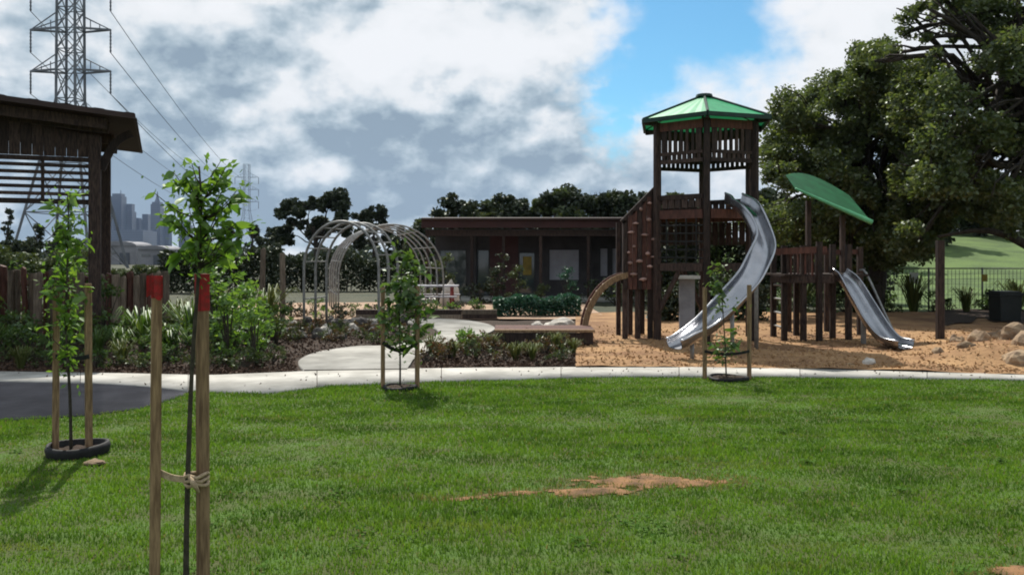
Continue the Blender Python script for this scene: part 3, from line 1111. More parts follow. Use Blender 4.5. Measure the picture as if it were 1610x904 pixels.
YB = 70.0
b0 = P(496, 405, YB)
tree('spreading_tree', 'largest dark spreading tree rising behind the arched arbour', (b0.x, YB, 0),
     [(b0.x, YB, -.1), (b0.x + .1, YB, 2.2), (b0.x - .2, YB, 4.2)], 0.32,
     px_clumps([(456, 330, 26), (480, 322, 22), (512, 318, 24), (540, 318, 26), (528, 345, 26), (470, 352, 24), (500, 362, 30), (548, 360, 26), (445, 372, 26), (440, 334, 14)], YB, 1.2, 4),
     900, 0.30, 'leaf_dark', 41, 'dark trees behind the garden')
b0 = P(588, 405, 74)
tree('spreading_tree', 'smaller dark round tree just right of the largest one behind the arbour', (b0.x, 74, 0),
     [(b0.x, 74, -.1), (b0.x, 74, 2.4), (b0.x, 74, 4.0)], 0.2,
     px_clumps([(582, 336, 19), (600, 334, 16), (568, 346, 16), (590, 358, 22), (610, 372, 20), (572, 376, 22)], 74, 1.0, 5),
     900, 0.30, 'leaf_dark', 42, 'dark trees behind the garden')
row = [(655, 352, 66, 30), (698, 326, 60, 34), (726, 311, 58, 44), (766, 314, 58, 46), (806, 309, 57, 40), (838, 318, 58, 36), (872, 306, 55, 42), (900, 294, 55, 46),
       (936, 304, 56, 44), (968, 302, 57, 42), (998, 304, 56, 36), (1022, 300, 58, 40), (1062, 306, 60, 46)]
for i, (px, yt, Y, wp) in enumerate(row):
    small_tree(px, yt + (2 if i % 2 else -3), Y, wp * 2.5, 60 + i, 'dark evergreen tree in the row rising behind the low dark building', 'trees behind the low building', 'leaf_dark' if i % 3 else 'leaf_olive', per=520, base_frac=.15)
for i, (px, yt, Y, wp, lab, shp) in enumerate([
        (13, 326, 75, 26, 'thin dark tree seen under the pavilion screen at the far left', 'cone'),
        (58, 352, 70, 36, 'small round dark tree seen under the pavilion screen', 'round'),
        (28, 382, 60, 70, 'low dark bush tree seen under the pavilion at the far left', 'round'),
        (92, 356, 66, 40, 'dark tree just left of the pavilion post', 'round'),
        (398, 352, 85, 40, 'dark tree between the tall sapling and the spreading tree', 'round'),
        (360, 348, 90, 46, 'dark tree directly behind the crown of the red-tipped sapling', 'round'),
        (318, 366, 84, 50, 'lower dark tree left behind the crown of the red-tipped sapling', 'round'),
        (428, 358, 80, 34, 'dark tree touching the left side of the largest spreading tree', 'round'),
        (640, 362, 72, 56, 'low dark tree between the arbour and the low building', 'round'),
        (668, 350, 64, 50, 'dark tree at the left end of the low building roof', 'round')]):
    small_tree(px, yt, Y, wp, 90 + i, lab, 'dark trees behind the garden', 'leaf_dark', shape=shp)


def mass(name, label, pts_fn, n, leaf, lmat, seed):
    rng = np.random.default_rng(seed)
    C = pts_fn(n, rng)
    V, F = leaf_quads(C, leaf, leaf * .6, rng)
    o = np_mesh(name, V, F, M[lmat])
    tag(o, label, 'trees', kind='stuff')


def treeline(n, rng):
    px = rng.uniform(-500, 2200, n)
    top = 392 + 8 * np.sin(px * .031) + 5 * np.sin(px * .083 + 1) + 4 * np.sin(px * .21)
    top = np.where(px < 150, top - 8, top)
    Y = rng.uniform(230, 300, n)
    X = (px - 805) / FPX * Y
    zt = EYE + (HOR - top) / FPX * Y
    return np.stack([X, Y, zt * rng.uniform(0, 1, n) ** .7], 1)


mass('distant_treeline', 'far dark line of trees along the horizon', treeline, 26000, 1.5, 'leaf_dark', 21)

# ------------------------------------------------------------------ pavilion at the left
def build_pavilion():
    Y0 = 15.0
    px0 = P(149, 405, Y0).x                     # right-hand post
    t = thing('park_pavilion', 'dark brown timber pavilion with slatted screen and sloping roof at far left', 'pavilion', (px0, Y0, 0))
    W = 0.20
    for (x, y, h) in [(px0, Y0, 3.80), (px0, Y0 + 3.2, 3.80), (px0 - 2.35, Y0, 4.05), (px0 - 2.35, Y0 + 3.2, 4.05)]:
        MB().bar((x, y, 0), (x, y, h), W, W, Vector((0, 1, 0)), bev=.012).build('post', M['wood_dark'], t)
    # slatted screen between the front posts
    x1, x0 = px0 - W / 2, px0 - 2.35 + W / 2
    zb, zt = 2.60, 3.36
    MB().bar((x0, Y0, zb), (x1, Y0, zb), .07, .09).build('screen_rail', M['wood_dark'], t)
    MB().bar((x0, Y0, zt), (x1, Y0, zt), .07, .08).build('screen_rail', M['wood_dark'], t)
    for k in range(5):
        z = zb + .135 + k * .127
        MB().bar((x0, Y0 - .012, z), (x1, Y0 - .012, z), .03, .062).build('slat', M['wood_dark'], t)
    for k in (0.34, 0.68):
        x = x1 - (x1 - x0) * k
        MB().bar((x, Y0 + .035, zb), (x, Y0 + .035, zt), .05, .06, Vector((0, 1, 0))).build('screen_stile', M['wood_dark'], t)
    # boarded gable above the screen
    for k in range(12):
        u0, u1 = k / 12, (k + 1) / 12
        xa, xb = x1 - (x1 - x0) * u0, x1 - (x1 - x0) * u1 + .008
        MB().box(((xa + xb) / 2, Y0, 3.40 + .22 + .015 * k), (abs(xa - xb), .045, .42 + .03 * k)).build('board', M['wood_dark'], t)
    # roof: skillion, low side on the right
    def rp(x, y, up=0.0):
        return Vector((x, y, 4.03 + (px0 + .68 - x) * 0.085 + up))
    xr, xl, yf, yb = px0 + .68, px0 - 4.2, Y0 - 1.0, Y0 + 4.2
    mb = MB()
    n = 40
    vs, fs = [], []
    for i in range(n + 1):
        x = xr + (xl - xr) * i / n
        rib = .028 if i % 4 in (0, 1) else 0.0
        vs += [rp(x, yf, .05 + rib), rp(x, yb, .05 + rib)]
    for i in range(n):
        fs.append((2 * i, 2 * i + 2, 2 * i + 3, 2 * i + 1))
    mb.add(vs, fs)
    mb.build('roof', M['roof_brown'], t)
    sof = MB()
    a = [rp(xr + .04, yf + .04, 0), rp(xl, yf + .04, 0), rp(xl, yb - .04, 0), rp(xr + .04, yb - .04, 0)]
    sof.add(a + [p - Vector((0, 0, .02)) for p in a], [(0, 1, 2, 3), (7, 6, 5, 4), (0, 4, 5, 1), (1, 5, 6, 2), (2, 6, 7, 3), (3, 7, 4, 0)])
    sof.build('soffit', M['wood_dark'], t)
    MB().bar(rp(xr, yf, .02), rp(xl, yf, .02), .03, .09).build('fascia', M['roof_brown'], t)
    MB().bar(rp(xr, yf, .02), rp(xr, yb, .02), .03, .09).build('fascia', M['roof_brown'], t)
    for y in (Y0 - .55, Y0 + .0, Y0 + 1.6, Y0 + 3.2):
        MB().bar(rp(xr - .45, y, -.12), rp(xl, y, -.12), .08, .18).build('rafter', M['wood_dark'], t)
    # curved bracket under the low eave
    br = [Vector((px0 + .10, Y0, 3.20)), Vector((px0 + .24, Y0, 3.52)), Vector((px0 + .38, Y0, 3.74)), Vector((px0 + .60, Y0, 3.88))]
    br = spline(br, 7)
    m = MB()
    for p, q in zip(br, br[1:]):
        m.bar(p, q + (q - p) * .08, .09, .14)
    m.build('bracket', M['wood_dark'], t)
    t.rotation_euler = (0, 0, R(23))
    return t


build_pavilion()


# timber pole fence in front of the garden bed and pale posts
def pole(mb, x, y, h, r, rg):
    mb.tube([(x, y, -.05), (x + rg.uniform(-.01, .01), y, h * .5), (x + rg.uniform(-.02, .02), y, h - .02), (x, y, h)], [r, r * .97, r * .94, r * .8], 8)


rg = random.Random(5)
t = thing('pole_fence', 'weathered timber pole fence behind the shrubs beside the pavilion', 'fence', (P(20, 405, 16.4).x, 16.4, 0))
for k in range(30):
    px = -60 + k * 11.0 + rg.uniform(-1.5, 1.5)
    Y = 16.4 + rg.uniform(-.12, .12)
    h = EYE - (interp_px([(-60, 412), (60, 424), (130, 428), (260, 430)], px) - HOR) / FPX * Y + rg.uniform(-.09, .05)
    m = MB()
    pole(m, P(px, 405, Y).x, Y, h, rg.uniform(.055, .085), rg)
    m.build('pole', M['wood_grey'] if k % 3 else M['wood_red'], t, smooth=False)
for z in (.55, 1.1):
    MB().bar((P(-70, 405, 16.56).x, 16.56, z), (P(262, 405, 16.56).x, 16.56, z), .05, .09).build('rail', M['wood_grey'], t)

for (px, yt, Y, lab) in [(413, 391, 20.5, 'pale timber post left of the pair before the arched arbour'),
                         (444, 398, 19.8, 'pale timber post nearest the left leg of the arched arbour')]:
    m = MB()
    pole(m, P(px, 405, Y).x, Y, EYE - (yt - HOR) / FPX * Y, .07, rg)
    tag(m.build('timber_post', M['wood_grey'], origin=(P(px, 405, Y).x, Y, 0)), lab, 'post', 'pale posts by the arbour')


# ------------------------------------------------------------------ low dark building behind the playground
def build_building():
    Yf, Yw = 30.2, 32.6
    xl, xr = P(664, 405, Yf).x, P(1125, 405, Yf).x
    t = thing('low_building', 'long low dark building with red-brown fascia and shaded verandah', 'building', ((xl + xr) / 2, Yw, 0))
    cx, w = (xl + xr) / 2, xr - xl
    # wall in panels between openings
    H0 = 2.55
    ops = [(690, 734, 470, 392, 'glass'), (746, 770, 470, 392, 'glass'), (815, 842, 470, 396, 'door'), (862, 912, 442, 391, 'blind'), (942, 957, 436, 389, 'blind2'), (961, 976, 436, 389, 'blind2'), (1010, 1060, 440, 391, 'glass')]
    edges = []
    for (a, b, yb, yt, k) in ops:
        edges.append((P(a, 405, Yw).x, P(b, 405, Yw).x, max(0.05, EYE - (yb - HOR) / FPX * Yw), EYE - (yt - HOR) / FPX * Yw, k))
    x = xl + .25
    for i, (a, b, zb, zt, k) in enumerate(edges + [(xr - .2, xr - .2, 0, 0, None)]):
        if a - x > .02:
            m = M['wall_pink'] if i == 2 else M['wall_dark']
            MB().box(((a + x) / 2, Yw + .1, H0 / 2), (a - x, .2, H0)).build('wall_panel', m, t)
        if k:
            MB().box(((a + b) / 2, Yw + .1, (H0 + zt) / 2), (b - a, .2, H0 - zt)).build('wall_panel', M['wall_dark'], t)
            if zb > .1:
                MB().box(((a + b) / 2, Yw + .1, zb / 2), (b - a, .2, zb)).build('wall_panel', M['wall_dark'], t)
            win = MB()
            e = .05
            win.box((a + e / 2, Yw + .03, (zb + zt) / 2), (e, .10, zt - zb)).box((b - e / 2, Yw + .03, (zb + zt) / 2), (e, .10, zt - zb))
            win.box(((a + b) / 2, Yw + .03, zt - e / 2), (b - a - 2 * e, .098, e)).box(((a + b) / 2, Yw + .03, zb + e / 2), (b - a - 2 * e, .098, e))
            fr = win.build('door' if k == 'door' else 'window', M['frame'], t)
            np_ = max(1, int((b - a) / .7)) if k in ('glass', 'door') else 1
            for q in range(np_):
                xa = a + e + (b - a - 2 * e) * q / np_
                xb = a + e + (b - a - 2 * e) * (q + 1) / np_ - (.04 if q < np_ - 1 else 0)
                MB().box(((xa + xb) / 2, Yw + .05, (zb + zt) / 2), (xb - xa, .012, zt - zb - 2 * e)).build('pane', M['panel_white'] if 'blind' in k else M['glass'], fr)
            x = b
    MB().box((cx, Yw + 3.5, 1.2), (w - .6, 6.6, 2.4)).build('core', M['wall_dark'], t)
    for px in (742, 925):
        xx = P(px + 6, 405, Yw).x
        MB().tube([(xx, Yw - .05, .05), (xx, Yw - .05, 2.5)], .04, 8).build('downpipe', M['wall_dark'], t)
    MB().box((P(829, 405, Yw).x, Yw - .05, 1.28), (.34, .03, .72)).build('notice_board', M['panel_yellow'], t)
    # roof and fascia
    r = MB()
    zt = 3.02
    a = [Vector((xl, Yf, zt)), Vector((xr, Yf, zt)), Vector((xr, Yw + 8, zt + .55)), Vector((xl, Yw + 8, zt + .55))]
    r.add(a + [p - Vector((0, 0, .12)) for p in a], [(3, 2, 1, 0), (4, 5, 6, 7), (0, 1, 5, 4), (1, 2, 6, 5), (2, 3, 7, 6), (3, 0, 4, 7)])
    r.build('roof', M['roof_brown'], t)
    MB().box((cx, Yf - .03, zt - .16), (w + .06, .05, .36)).build('fascia', M['fascia'], t)
    MB().tube([(xl, Yf - .11, zt - .02), (xr, Yf - .11, zt - .02)], .055, 8).build('gutter', M['roof_brown'], t)
    MB().box((cx, (Yf + Yw) / 2 + .1, zt - .40), (w - .1, Yw - Yf - .1, .04)).build('soffit', M['wall_dark'], t)
    MB().box((cx, Yf + .22, zt - .52), (w - .2, .10, .22)).build('verandah_beam', M['wood_dark'], t)
    for px in (672, 742, 792, 850, 925, 986, 1060, 1118):
        xx = P(px, 405, Yf + .22).x
        MB().bar((xx, Yf + .22, 0), (xx, Yf + .22, zt - .635), .11, .11, Vector((0, 1, 0)), bev=.01).build('verandah_post', M['wood_dark'], t)
    MB().box((cx, (Yf + Yw) / 2 - .1, .045), (w, Yw - Yf + .6, .09)).build('verandah_floor', M['concrete'], t)


build_building()


# ------------------------------------------------------------------ arched arbours
def hoop_pts(c, half, zs, ztop, ax, n=22):
    """upright legs to zs then a half ellipse to ztop; ax = unit vector across"""
    pts = [c - ax * half + Vector((0, 0, -.05)), c - ax * half + Vector((0, 0, zs * .5))]
    for k in range(n):
        a = math.pi * (1 - k / (n - 1))
        pts.append(c + ax * half * math.cos(a) + Vector((0, 0, zs + (ztop - zs) * math.sin(a))))
    pts += [c + ax * half + Vector((0, 0, zs * .5)), c + ax * half + Vector((0, 0, -.05))]
    return pts


def arbour(c, half, zs, ztop, ang, n_hoops, step, label, r=.024, pair=.0):
    c = Vector(c)
    ax = Vector((math.cos(ang), math.sin(ang), 0))
    dp = Vector((-math.sin(ang), math.cos(ang), 0))
    t = thing('arched_arbour', label, 'arbour', c, 'arched steel arbours in the garden')
    hs = []
    for k in range(n_hoops):
        h = hoop_pts(c + dp * step * k, half, zs, ztop, ax)
        hs.append(h)
        MB().tube(h, r, 8).build('hoop', M['galv'], t, smooth=True)
    L = (n_hoops - 1) * step
    m = len(hs[0])
    for i in range(1, m - 1, 2 if n_hoops < 4 else 3):
        MB().tube([hs[0][i], hs[-1][i]], r * .55, 6).build('crossbar', M['galv'], t, smooth=True)
    return t


cA = P(536, 405, 18.3)
arbour((cA.x, 18.3, 0), 0.90, 1.35, 2.40, R(-14), 3, .55, 'nearer arched steel arbour at the left, its legs in the dark rocks', .030)
cB = P(616, 405, 24.0)
arbour((cB.x, 24.0, 0), 1.52, 1.05, 2.56, R(16), 5, 1.0, 'longer and wider arched steel arbour tunnel behind the nearer one', .026)

# ------------------------------------------------------------------ playground tower
TC = Vector((3.72, 16.0, 0))
TR = 1.03
A0 = R(-100.5)


def hexv(k, r=TR, z=0.0):
    a = A0 + k * math.pi / 3
    return Vector((TC.x + math.cos(a) * r, TC.y + math.sin(a) * r, z))


def build_tower():
    t = thing('play_tower', 'tall dark timber play tower with green hexagonal roof', 'play tower', TC)
    for k in range(6):
        p = hexv(k)
        MB().bar(p + Vector((0, 0, -.1)), hexv(k, TR, 4.14), .115, .115, Vector((math.cos(A0 + k * math.pi / 3), math.sin(A0 + k * math.pi / 3), 0)), bev=.012).build('post', M['wood_dark'], t)
    wall_faces = (1, 4)          # side faces carry boards from rail to rail
    for k in range(6):
        a, b = hexv(k), hexv(k + 1)
        d = (b - a).normalized()
        L = (b - a).length
        nrm = Vector((d.y, -d.x, 0))
        def span(z, hgt, th, name, m, u0=.07, u1=None, off=0.0):
            u1_ = L - .07 if u1 is None else u1
            MB().bar(a + d * u0 + nrm * off + Vector((0, 0, z)), a + d * u1_ + nrm * off + Vector((0, 0, z)), th, hgt).build(name, m, t)
        span(4.045, .16, .05, 'top_board', M['wood_red'])
        span(3.535, .06, .05, 'rail', M['wood_dark'])
        span(3.385, .07, .05, 'rail', M['wood_dark'])
        nb = 7
        for q in range(nb):
            u = .10 + (L - .20) * (q + .5) / nb
            if k in wall_faces:
                wd, z0 = (L - .2) / nb - .006, 3.57
            else:
                wd, z0 = (.115 if q in (0, nb - 1) else .055), 3.57
            p = a + d * u
            MB().bar(p + Vector((0, 0, z0)), p + Vector((0, 0, 3.96)), wd, .03, nrm).build('baluster', M['wood_dark'], t)
        for q in range(8):
            u = .10 + (L - .20) * (q + .5) / 8
            p = a + d * u
            MB().bar(p + Vector((0, 0, 3.42)), p + Vector((0, 0, 3.505)), .065, .03, nrm).build('spacer_block', M['wood_dark'], t)
        # low guard round the deck, none where the slide leaves (front right face, k=0)
        if k != 0:
            span(2.72, .09, .06, 'guard_rail', M['wood_dark'])
            for q in range(6):
                u = .10 + (L - .20) * (q + .5) / 6
                p = a + d * u
                MB().bar(p + Vector((0, 0, 2.52)), p + Vector((0, 0, 2.675)), .11, .03, nrm).build('guard_board', M['wood_dark'], t)
        # storey below the deck
        span(2.40, .16, .06, 'joist', M['wood_red'])
        span(1.42, .14, .06, 'joist', M['wood_dark'])
        if k in (2, 3):              # boarded back
            nbd = 6
            for q in range(nbd):
                u = .08 + (L - .16) * (q + .5) / nbd
                p = a + d * u
                MB().bar(p + Vector((0, 0, 1.85)), p + Vector((0, 0, 2.31)), (L - .16) / nbd - .03, .026, nrm).build('wall_board', M['wood_dark'], t)
        elif k in (4, 5):            # rope ladder net: climbing rungs and uprights
            for q in range(5):
                z = 1.60 + q * .15
                MB().tube([a + d * .07 + Vector((0, 0, z)), a + d * (L - .07) + Vector((0, 0, z - .01))], .016, 6).build('net_rope', M['strap'], t)
            for q in range(1, 5):
                u = L * q / 5
                MB().tube([a + d * u + nrm * .012 + Vector((0, 0, 1.49)), a + d * u + nrm * .012 + Vector((0, 0, 2.33))], .014, 6).build('net_rope', M['strap'], t)
    # decks
    for z, nm in ((2.49, 'deck'),):
        r2 = TR - .08
        nb = 12
        for q in range(nb):
            x0 = -r2 + 2 * r2 * q / nb
            x1 = x0 + 2 * r2 / nb - .01
            xm = max(abs(x0), abs(x1))
            hl = min(r2 * .866, (r2 - xm) * 1.732)
            if hl < .06:
                continue
            ca, sa = math.cos(A0), math.sin(A0)
            cen = TC + Vector((ca, sa, 0)) * ((x0 + x1) / 2) + Vector((0, 0, z))
            MB().box(cen, (x1 - x0, 2 * hl, .035), A0).build('deck_board', M['wood_dark'], t)
    # roof
    er, ez, az = 1.33, 4.19, 4.73
    apex = TC + Vector((0, 0, az))
    for k in range(6):
        a, b = hexv(k, er, ez), hexv(k + 1, er, ez)
        m = MB()
        n = 10
        vs, fs = [], []
        for i in range(n + 1):
            p = a.lerp(b, i / n)
            rib = Vector((0, 0, .006 if i % 2 else 0))
            vs += [p + rib, p.lerp(apex, .97) + rib * .1]
        for i in range(n):
            fs.append((2 * i, 2 * i + 2, 2 * i + 3, 2 * i + 1))
        m.add(vs, fs)
        pn = m.build('roof_panel', M['green_roof'], t)
        MB().tube([a + Vector((0, 0, .012)), apex + Vector((0, 0, .01))], .026, 6).build('hip_cap', M['green_roof_edge'], t)
        MB().bar(a - Vector((0, 0, .025)), b - Vector((0, 0, .025)), .05, .075).build('eave_board', M['green_roof_edge'], t)
        MB().bar(hexv(k, TR, 4.13), hexv(k, er - .03, 4.13), .06, .08).build('eave_bracket', M['wood_dark'], t)
    MB().tube([apex + Vector((0, 0, -.03)), apex + Vector((0, 0, .02)), apex + Vector((0, 0, .035))], [.17, .15, .02], 12).build('roof_cap', M['green_roof_edge'], t)
    # braces under the lower deck
    for k in (1, 3, 5):
        MB().bar(hexv(k, TR - .02, .55), hexv(k, TR - .02, 1.35).lerp(hexv(k + 1, TR - .02, 1.38), .45), .05, .08).build('brace', M['wood_dark'], t)
    return t


build_tower()

# play shop counter between the tower legs
c = P(1080, 405, 16.1)
t = thing('play_counter', 'grey play counter with white top between the tower posts', 'play counter', (c.x, 16.1, 0))
MB().box((c.x, 16.1, .60), (.30, .05, 1.18)).build('counter_panel', M['grey_top'], t)
MB().box((c.x, 16.02, 1.22), (.42, .30, .06)).build('counter_top', M['white'], t)


# stepped climbing wall on the left of the tower
def build_climb():
    Y0 = 15.75
    base = P(1010, 405, Y0)
    t = thing('climbing_wall', 'red-brown timber climbing wall with pale holds left of the tower', 'climbing wall', (base.x, Y0, 0))
    def W(px, py, y=Y0):
        return P(px, py, y)
    posts = [(984, 346), (1004, 326), (1024, 306)]
    for px, yt in posts:
        p = W(px, yt)
        MB().bar((p.x, Y0 + .12, -.05), (p.x, Y0 + .12, p.z), .10, .10, Vector((0, 1, 0)), bev=.01).build('post', M['wood_dark'], t)
        MB().bar((p.x, Y0 + 1.1, -.05), (p.x, Y0 + 1.1, p.z), .09, .09, Vector((0, 1, 0)), bev=.01).build('post', M['wood_dark'], t)
    p, q = W(978, 350), W(1034, 293)
    MB().bar((p.x, Y0 + .05, p.z), (q.x, Y0 + .05, q.z), .10, .09).build('top_rail', M['wood_dark'], t)
    # boards: a stepped face whose top follows the rail
    zb = W(0, 455).z
    n = 7
    for k in range(n):
        pa = 980 + 52 * k / n
        pb = 980 + 52 * (k + 1) / n - .8
        zt = W(0, interp_px([(978, 352), (1034, 296)], (pa + pb) / 2)).z
        a, b = W(pa, 405), W(pb, 405)
        MB().box(((a.x + b.x) / 2, Y0 + (.0 if k % 2 else .02), (zb + zt) / 2), (b.x - a.x, .04, zt - zb)).build('board', M['wood_red'] if k % 3 else M['wood_dark'], t)
    rg = random.Random(9)
    for (px, py) in [(1008, 330), (1022, 322), (1000, 352), (1020, 346), (990, 366), (1012, 370), (1026, 376), (996, 388), (1016, 396), (1003, 408), (990, 414), (1020, 416), (998, 432), (1012, 438), (1027, 404), (986, 398)]:
        o = W(px + rg.uniform(-3, 3), py + rg.uniform(-3, 3), Y0 - .06)
        m = MB()
        bm = bmesh.new()
        bmesh.ops.create_icosphere(bm, subdivisions=1, radius=1.0)
        sx, sy, sz = rg.uniform(.035, .09), .05, rg.uniform(.022, .045)
        vs = [o + Vector((v.co.x * sx * rg.uniform(.8, 1.2), v.co.y * sy, v.co.z * sz * rg.uniform(.8, 1.2))) for v in bm.verts]
        m.add(vs, [tuple(v.index for v in f.verts) for f in bm.faces])
        bm.free()
        m.build('hold', M['hold'], t, smooth=True)
    # small landing where the arch ladder arrives
    a = W(1010, 405)
    for q in range(5):
        MB().box((a.x, Y0 + .16 + q * .20, 1.25), (.80, .185, .04)).build('deck_board', M['wood_red'], t)
    MB().bar((a.x - .4, Y0 + .1, 1.16), (a.x + .4, Y0 + .1, 1.16), .05, .12).build('joist', M['wood_dark'], t)


build_climb()


# ------------------------------------------------------------------ slides
def channel(t, path, half, wall, m, seg=44, bank=None, rim=.022, flare=.25, mname='slide_bed', th=.012):
    """open trough swept along path; returns rim lines"""
    pts = spline(path, seg)
    rows, L, Rr = [], [], []
    prof = [(-1.0 - flare * .3, 1.0), (-1.0, .55), (-.92, .16), (-.70, .02), (-.35, 0.0), (0, -.01), (.35, 0.0), (.70, .02), (.92, .16), (1.0, .55), (1.0 + flare * .3, 1.0)]
    for i, p in enumerate(pts):
        tg = (pts[min(i + 1, seg - 1)] - pts[max(i - 1, 0)]).normalized()
        hz = Vector((tg.x, tg.y, 0)).normalized()
        s = Vector((-hz.y, hz.x, 0)) * -1
        u = s.cross(tg).normalized()
        if u.z < 0:
            u = -u
        if bank:
            rot = Matrix.Rotation(bank(i / (seg - 1)), 3, tg)
            s, u = rot @ s, rot @ u
        wl = wall(i / (seg - 1)) if callable(wall) else wall
        rows.append([p + s * a * half + u * b * wl for a, b in prof])
        L.append(rows[-1][0])
        Rr.append(rows[-1][-1])
    n = len(prof)
    V = [tuple(p) for r_ in rows for p in r_]
    # underside, a little lower, for thickness
    V2 = []
    for i, r_ in enumerate(rows):
        cc = sum(r_, Vector()) / n
        for p in r_:
            V2.append(tuple(p + (p - cc).normalized() * th))
    F = [(i * n + j, i * n + j + 1, (i + 1) * n + j + 1, (i + 1) * n + j) for i in range(seg - 1) for j in range(n - 1)]
    off = len(V)
    F2 = [(off + f[3], off + f[2], off + f[1], off + f[0]) for f in F]
    np_mesh(mname, V + V2, F + F2, m, t, smooth=True)
    MB().tube(L, rim, 7).build('side_rim', M['steel'], t, smooth=True)
    MB().tube(Rr, rim, 7).build('side_rim', M['steel'], t, smooth=True)
    return pts


a = hexv(0).lerp(hexv(1), .5)
out = (a - TC)
out.z = 0
out.normalize()
s0 = a + out * -.02 + Vector((0.02, 0, 2.56))
sp = [s0, s0 + out * .30 + Vector((0, 0, -.10)), P(1178, 345, 14.45), P(1194, 392, 14.05), P(1180, 438, 13.75), P(1146, 481, 13.4), P(1112, 518, 13.15), P(1080, 540, 12.95), P(1062, 548, 12.85)]
t = thing('curved_slide', 'wide curving stainless steel slide leaving the tower', 'slide', (P(1070, 405, 12.9).x, 12.9, 0))
pts = channel(t, sp, .175, lambda u: .22 - .08 * u, M['steel'], bank=lambda u: -.55 * math.sin(math.pi * min(1, max(0, (u - .15) / .7))))
for k in (14, 26, 36):
    p = pts[k]
    MB().tube([(p.x, p.y + .02, -.05), (p.x, p.y + .02, p.z - .03)], .035, 8).build('support_leg', M['galv'], t, smooth=True)

# second, lower play unit with straight slide and tilted green canopy
def build_low_unit():
    Y0 = 16.0
    t = thing('play_platform', 'low dark timber play platform on many posts right of the tower', 'play platform', (P(1270, 405, Y0 + .6).x, Y0 + .6, 0))
    pts = [(1216, 392, 16.6), (1233, 386, 15.9), (1252, 388, 16.9), (1263, 386, 15.7), (1288, 380, 15.5), (1309, 384, 16.4), (1334, 384, 15.7), (1352, 388, 16.8), (1240, 390, 17.6), (1300, 390, 17.6)]
    for px, yt, y in pts:
        p = P(px, yt, y)
        MB().bar((p.x, y, -.08), (p.x, y, p.z), .105, .105, Vector((0, 1, 0)), bev=.012).build('post', M['wood_dark'], t)
    def rail(px0, py0, y0, px1, py1, y1, w, h, nm, m):
        MB().bar(P(px0, py0, y0), P(px1, py1, y1), w, h).build(nm, m, t)
    rail(1214, 396, 15.82, 1300, 392, 15.45, .05, .12, 'top_rail', M['wood_red'])
    rail(1214, 398, 16.6, 1352, 396, 16.8, .05, .10, 'top_rail', M['wood_red'])
    rail(1214, 439, 15.82, 1312, 440, 15.45, .06, .13, 'joist', M['wood_dark'])
    rail(1214, 438, 16.7, 1352, 438, 16.8, .06, .13, 'joist', M['wood_dark'])
    x0, x1 = P(1218, 405, 16.2).x, P(1345, 405, 16.2).x
    n = 9
    for q in range(n):
        y = 15.6 + 1.35 * (q + .5) / n
        MB().box(((x0 + x1) / 2, y, 1.27), (x1 - x0, 1.35 / n - .012, .035)).build('deck_board', M['wood_dark'], t)
    for q in range(9):
        px = 1238 + q * 5.6
        y = 15.86 - (px - 1214) / 86 * .37
        a, b = P(px, 398, y), P(px, 434, y)
        MB().bar(a, b, .035, .03, Vector((0, 1, 0))).build('baluster', M['wood_red'] if q % 2 else M['wood_dark'], t)
    # side ladder rungs at the left
    for q in range(4):
        z = .25 + q * .27
        a, b = P(1216, 405, 16.6), P(1233, 405, 15.9)
        MB().tube([(a.x, a.y, z), (b.x, b.y, z)], .022, 7).build('rung', M['galv'], t)
    # tilted canopy: posts, underside sheet, rolled edge
    c0, c1 = P(1242, 298, 16.6), P(1360, 350, 16.6)
    for p in (c0.lerp(c1, .28), c0.lerp(c1, .74)):
        MB().bar((p.x, 16.75, 1.3), (p.x, 16.75, p.z - .03), .09, .09, Vector((0, 1, 0))).build('canopy_post', M['wood_dark'], t)
    d = (c1 - c0)
    V, F = [], []
    nu, nv = 14, 8
    for i in range(nu + 1):
        u = i / nu
        for j in range(nv + 1):
            v = j / nv
            wd = .20 + 1.0 * math.sin(math.pi * (.10 + .62 * u))
            y = -.45 + 1.1 * wd * v
            z = .62 * v * wd
            V.append(c0 + d * u + Vector((0, y + .15, z)))
    for i in range(nu):
        for j in range(nv):
            F.append((i * (nv + 1) + j, i * (nv + 1) + j + 1, (i + 1) * (nv + 1) + j + 1, (i + 1) * (nv + 1) + j))
    np_mesh('canopy', [tuple(p) for p in V] + [tuple(p + Vector((0, 0, -.02))) for p in V], F + [tuple(len(V) + q for q in reversed(f)) for f in F], M['green_metal'], t, smooth=True)
    front = [V[i * (nv + 1)] + Vector((0, -.02, -.01)) for i in range(nu + 1)]
    m = MB()
    m.tube(front, [.022 + .030 * (i / nu) for i in range(nu + 1)], 8)
    m.build('canopy_edge', M['green_edge'], t, smooth=True)


build_low_unit()
t = thing('straight_slide', 'straight stainless steel slide running down from the low platform', 'slide', (P(1400, 405, 14.3).x, 14.3, 0))
sp = [P(1316, 432, 15.55), P(1332, 446, 15.35), P(1356, 485, 14.95), P(1378, 520, 14.55), P(1398, 541, 14.25), P(1424, 548, 13.95)]
pts = channel(t, sp, .185, .13, M['steel'], seg=30, rim=.018)
MB().bar((pts[12].x, pts[12].y, -.05), (pts[12].x, pts[12].y, pts[12].z - .03), .07, .07, Vector((0, 1, 0))).build('support_leg', M['galv'], t)
# handrail beside the straight slide
hr = [P(1352, 425, 15.9), P(1362, 430, 15.7), P(1390, 490, 15.0), P(1404, 520, 14.6)]
MB().tube(spline(hr, 10), .022, 7).build('handrail', M['galv'], t, smooth=True)

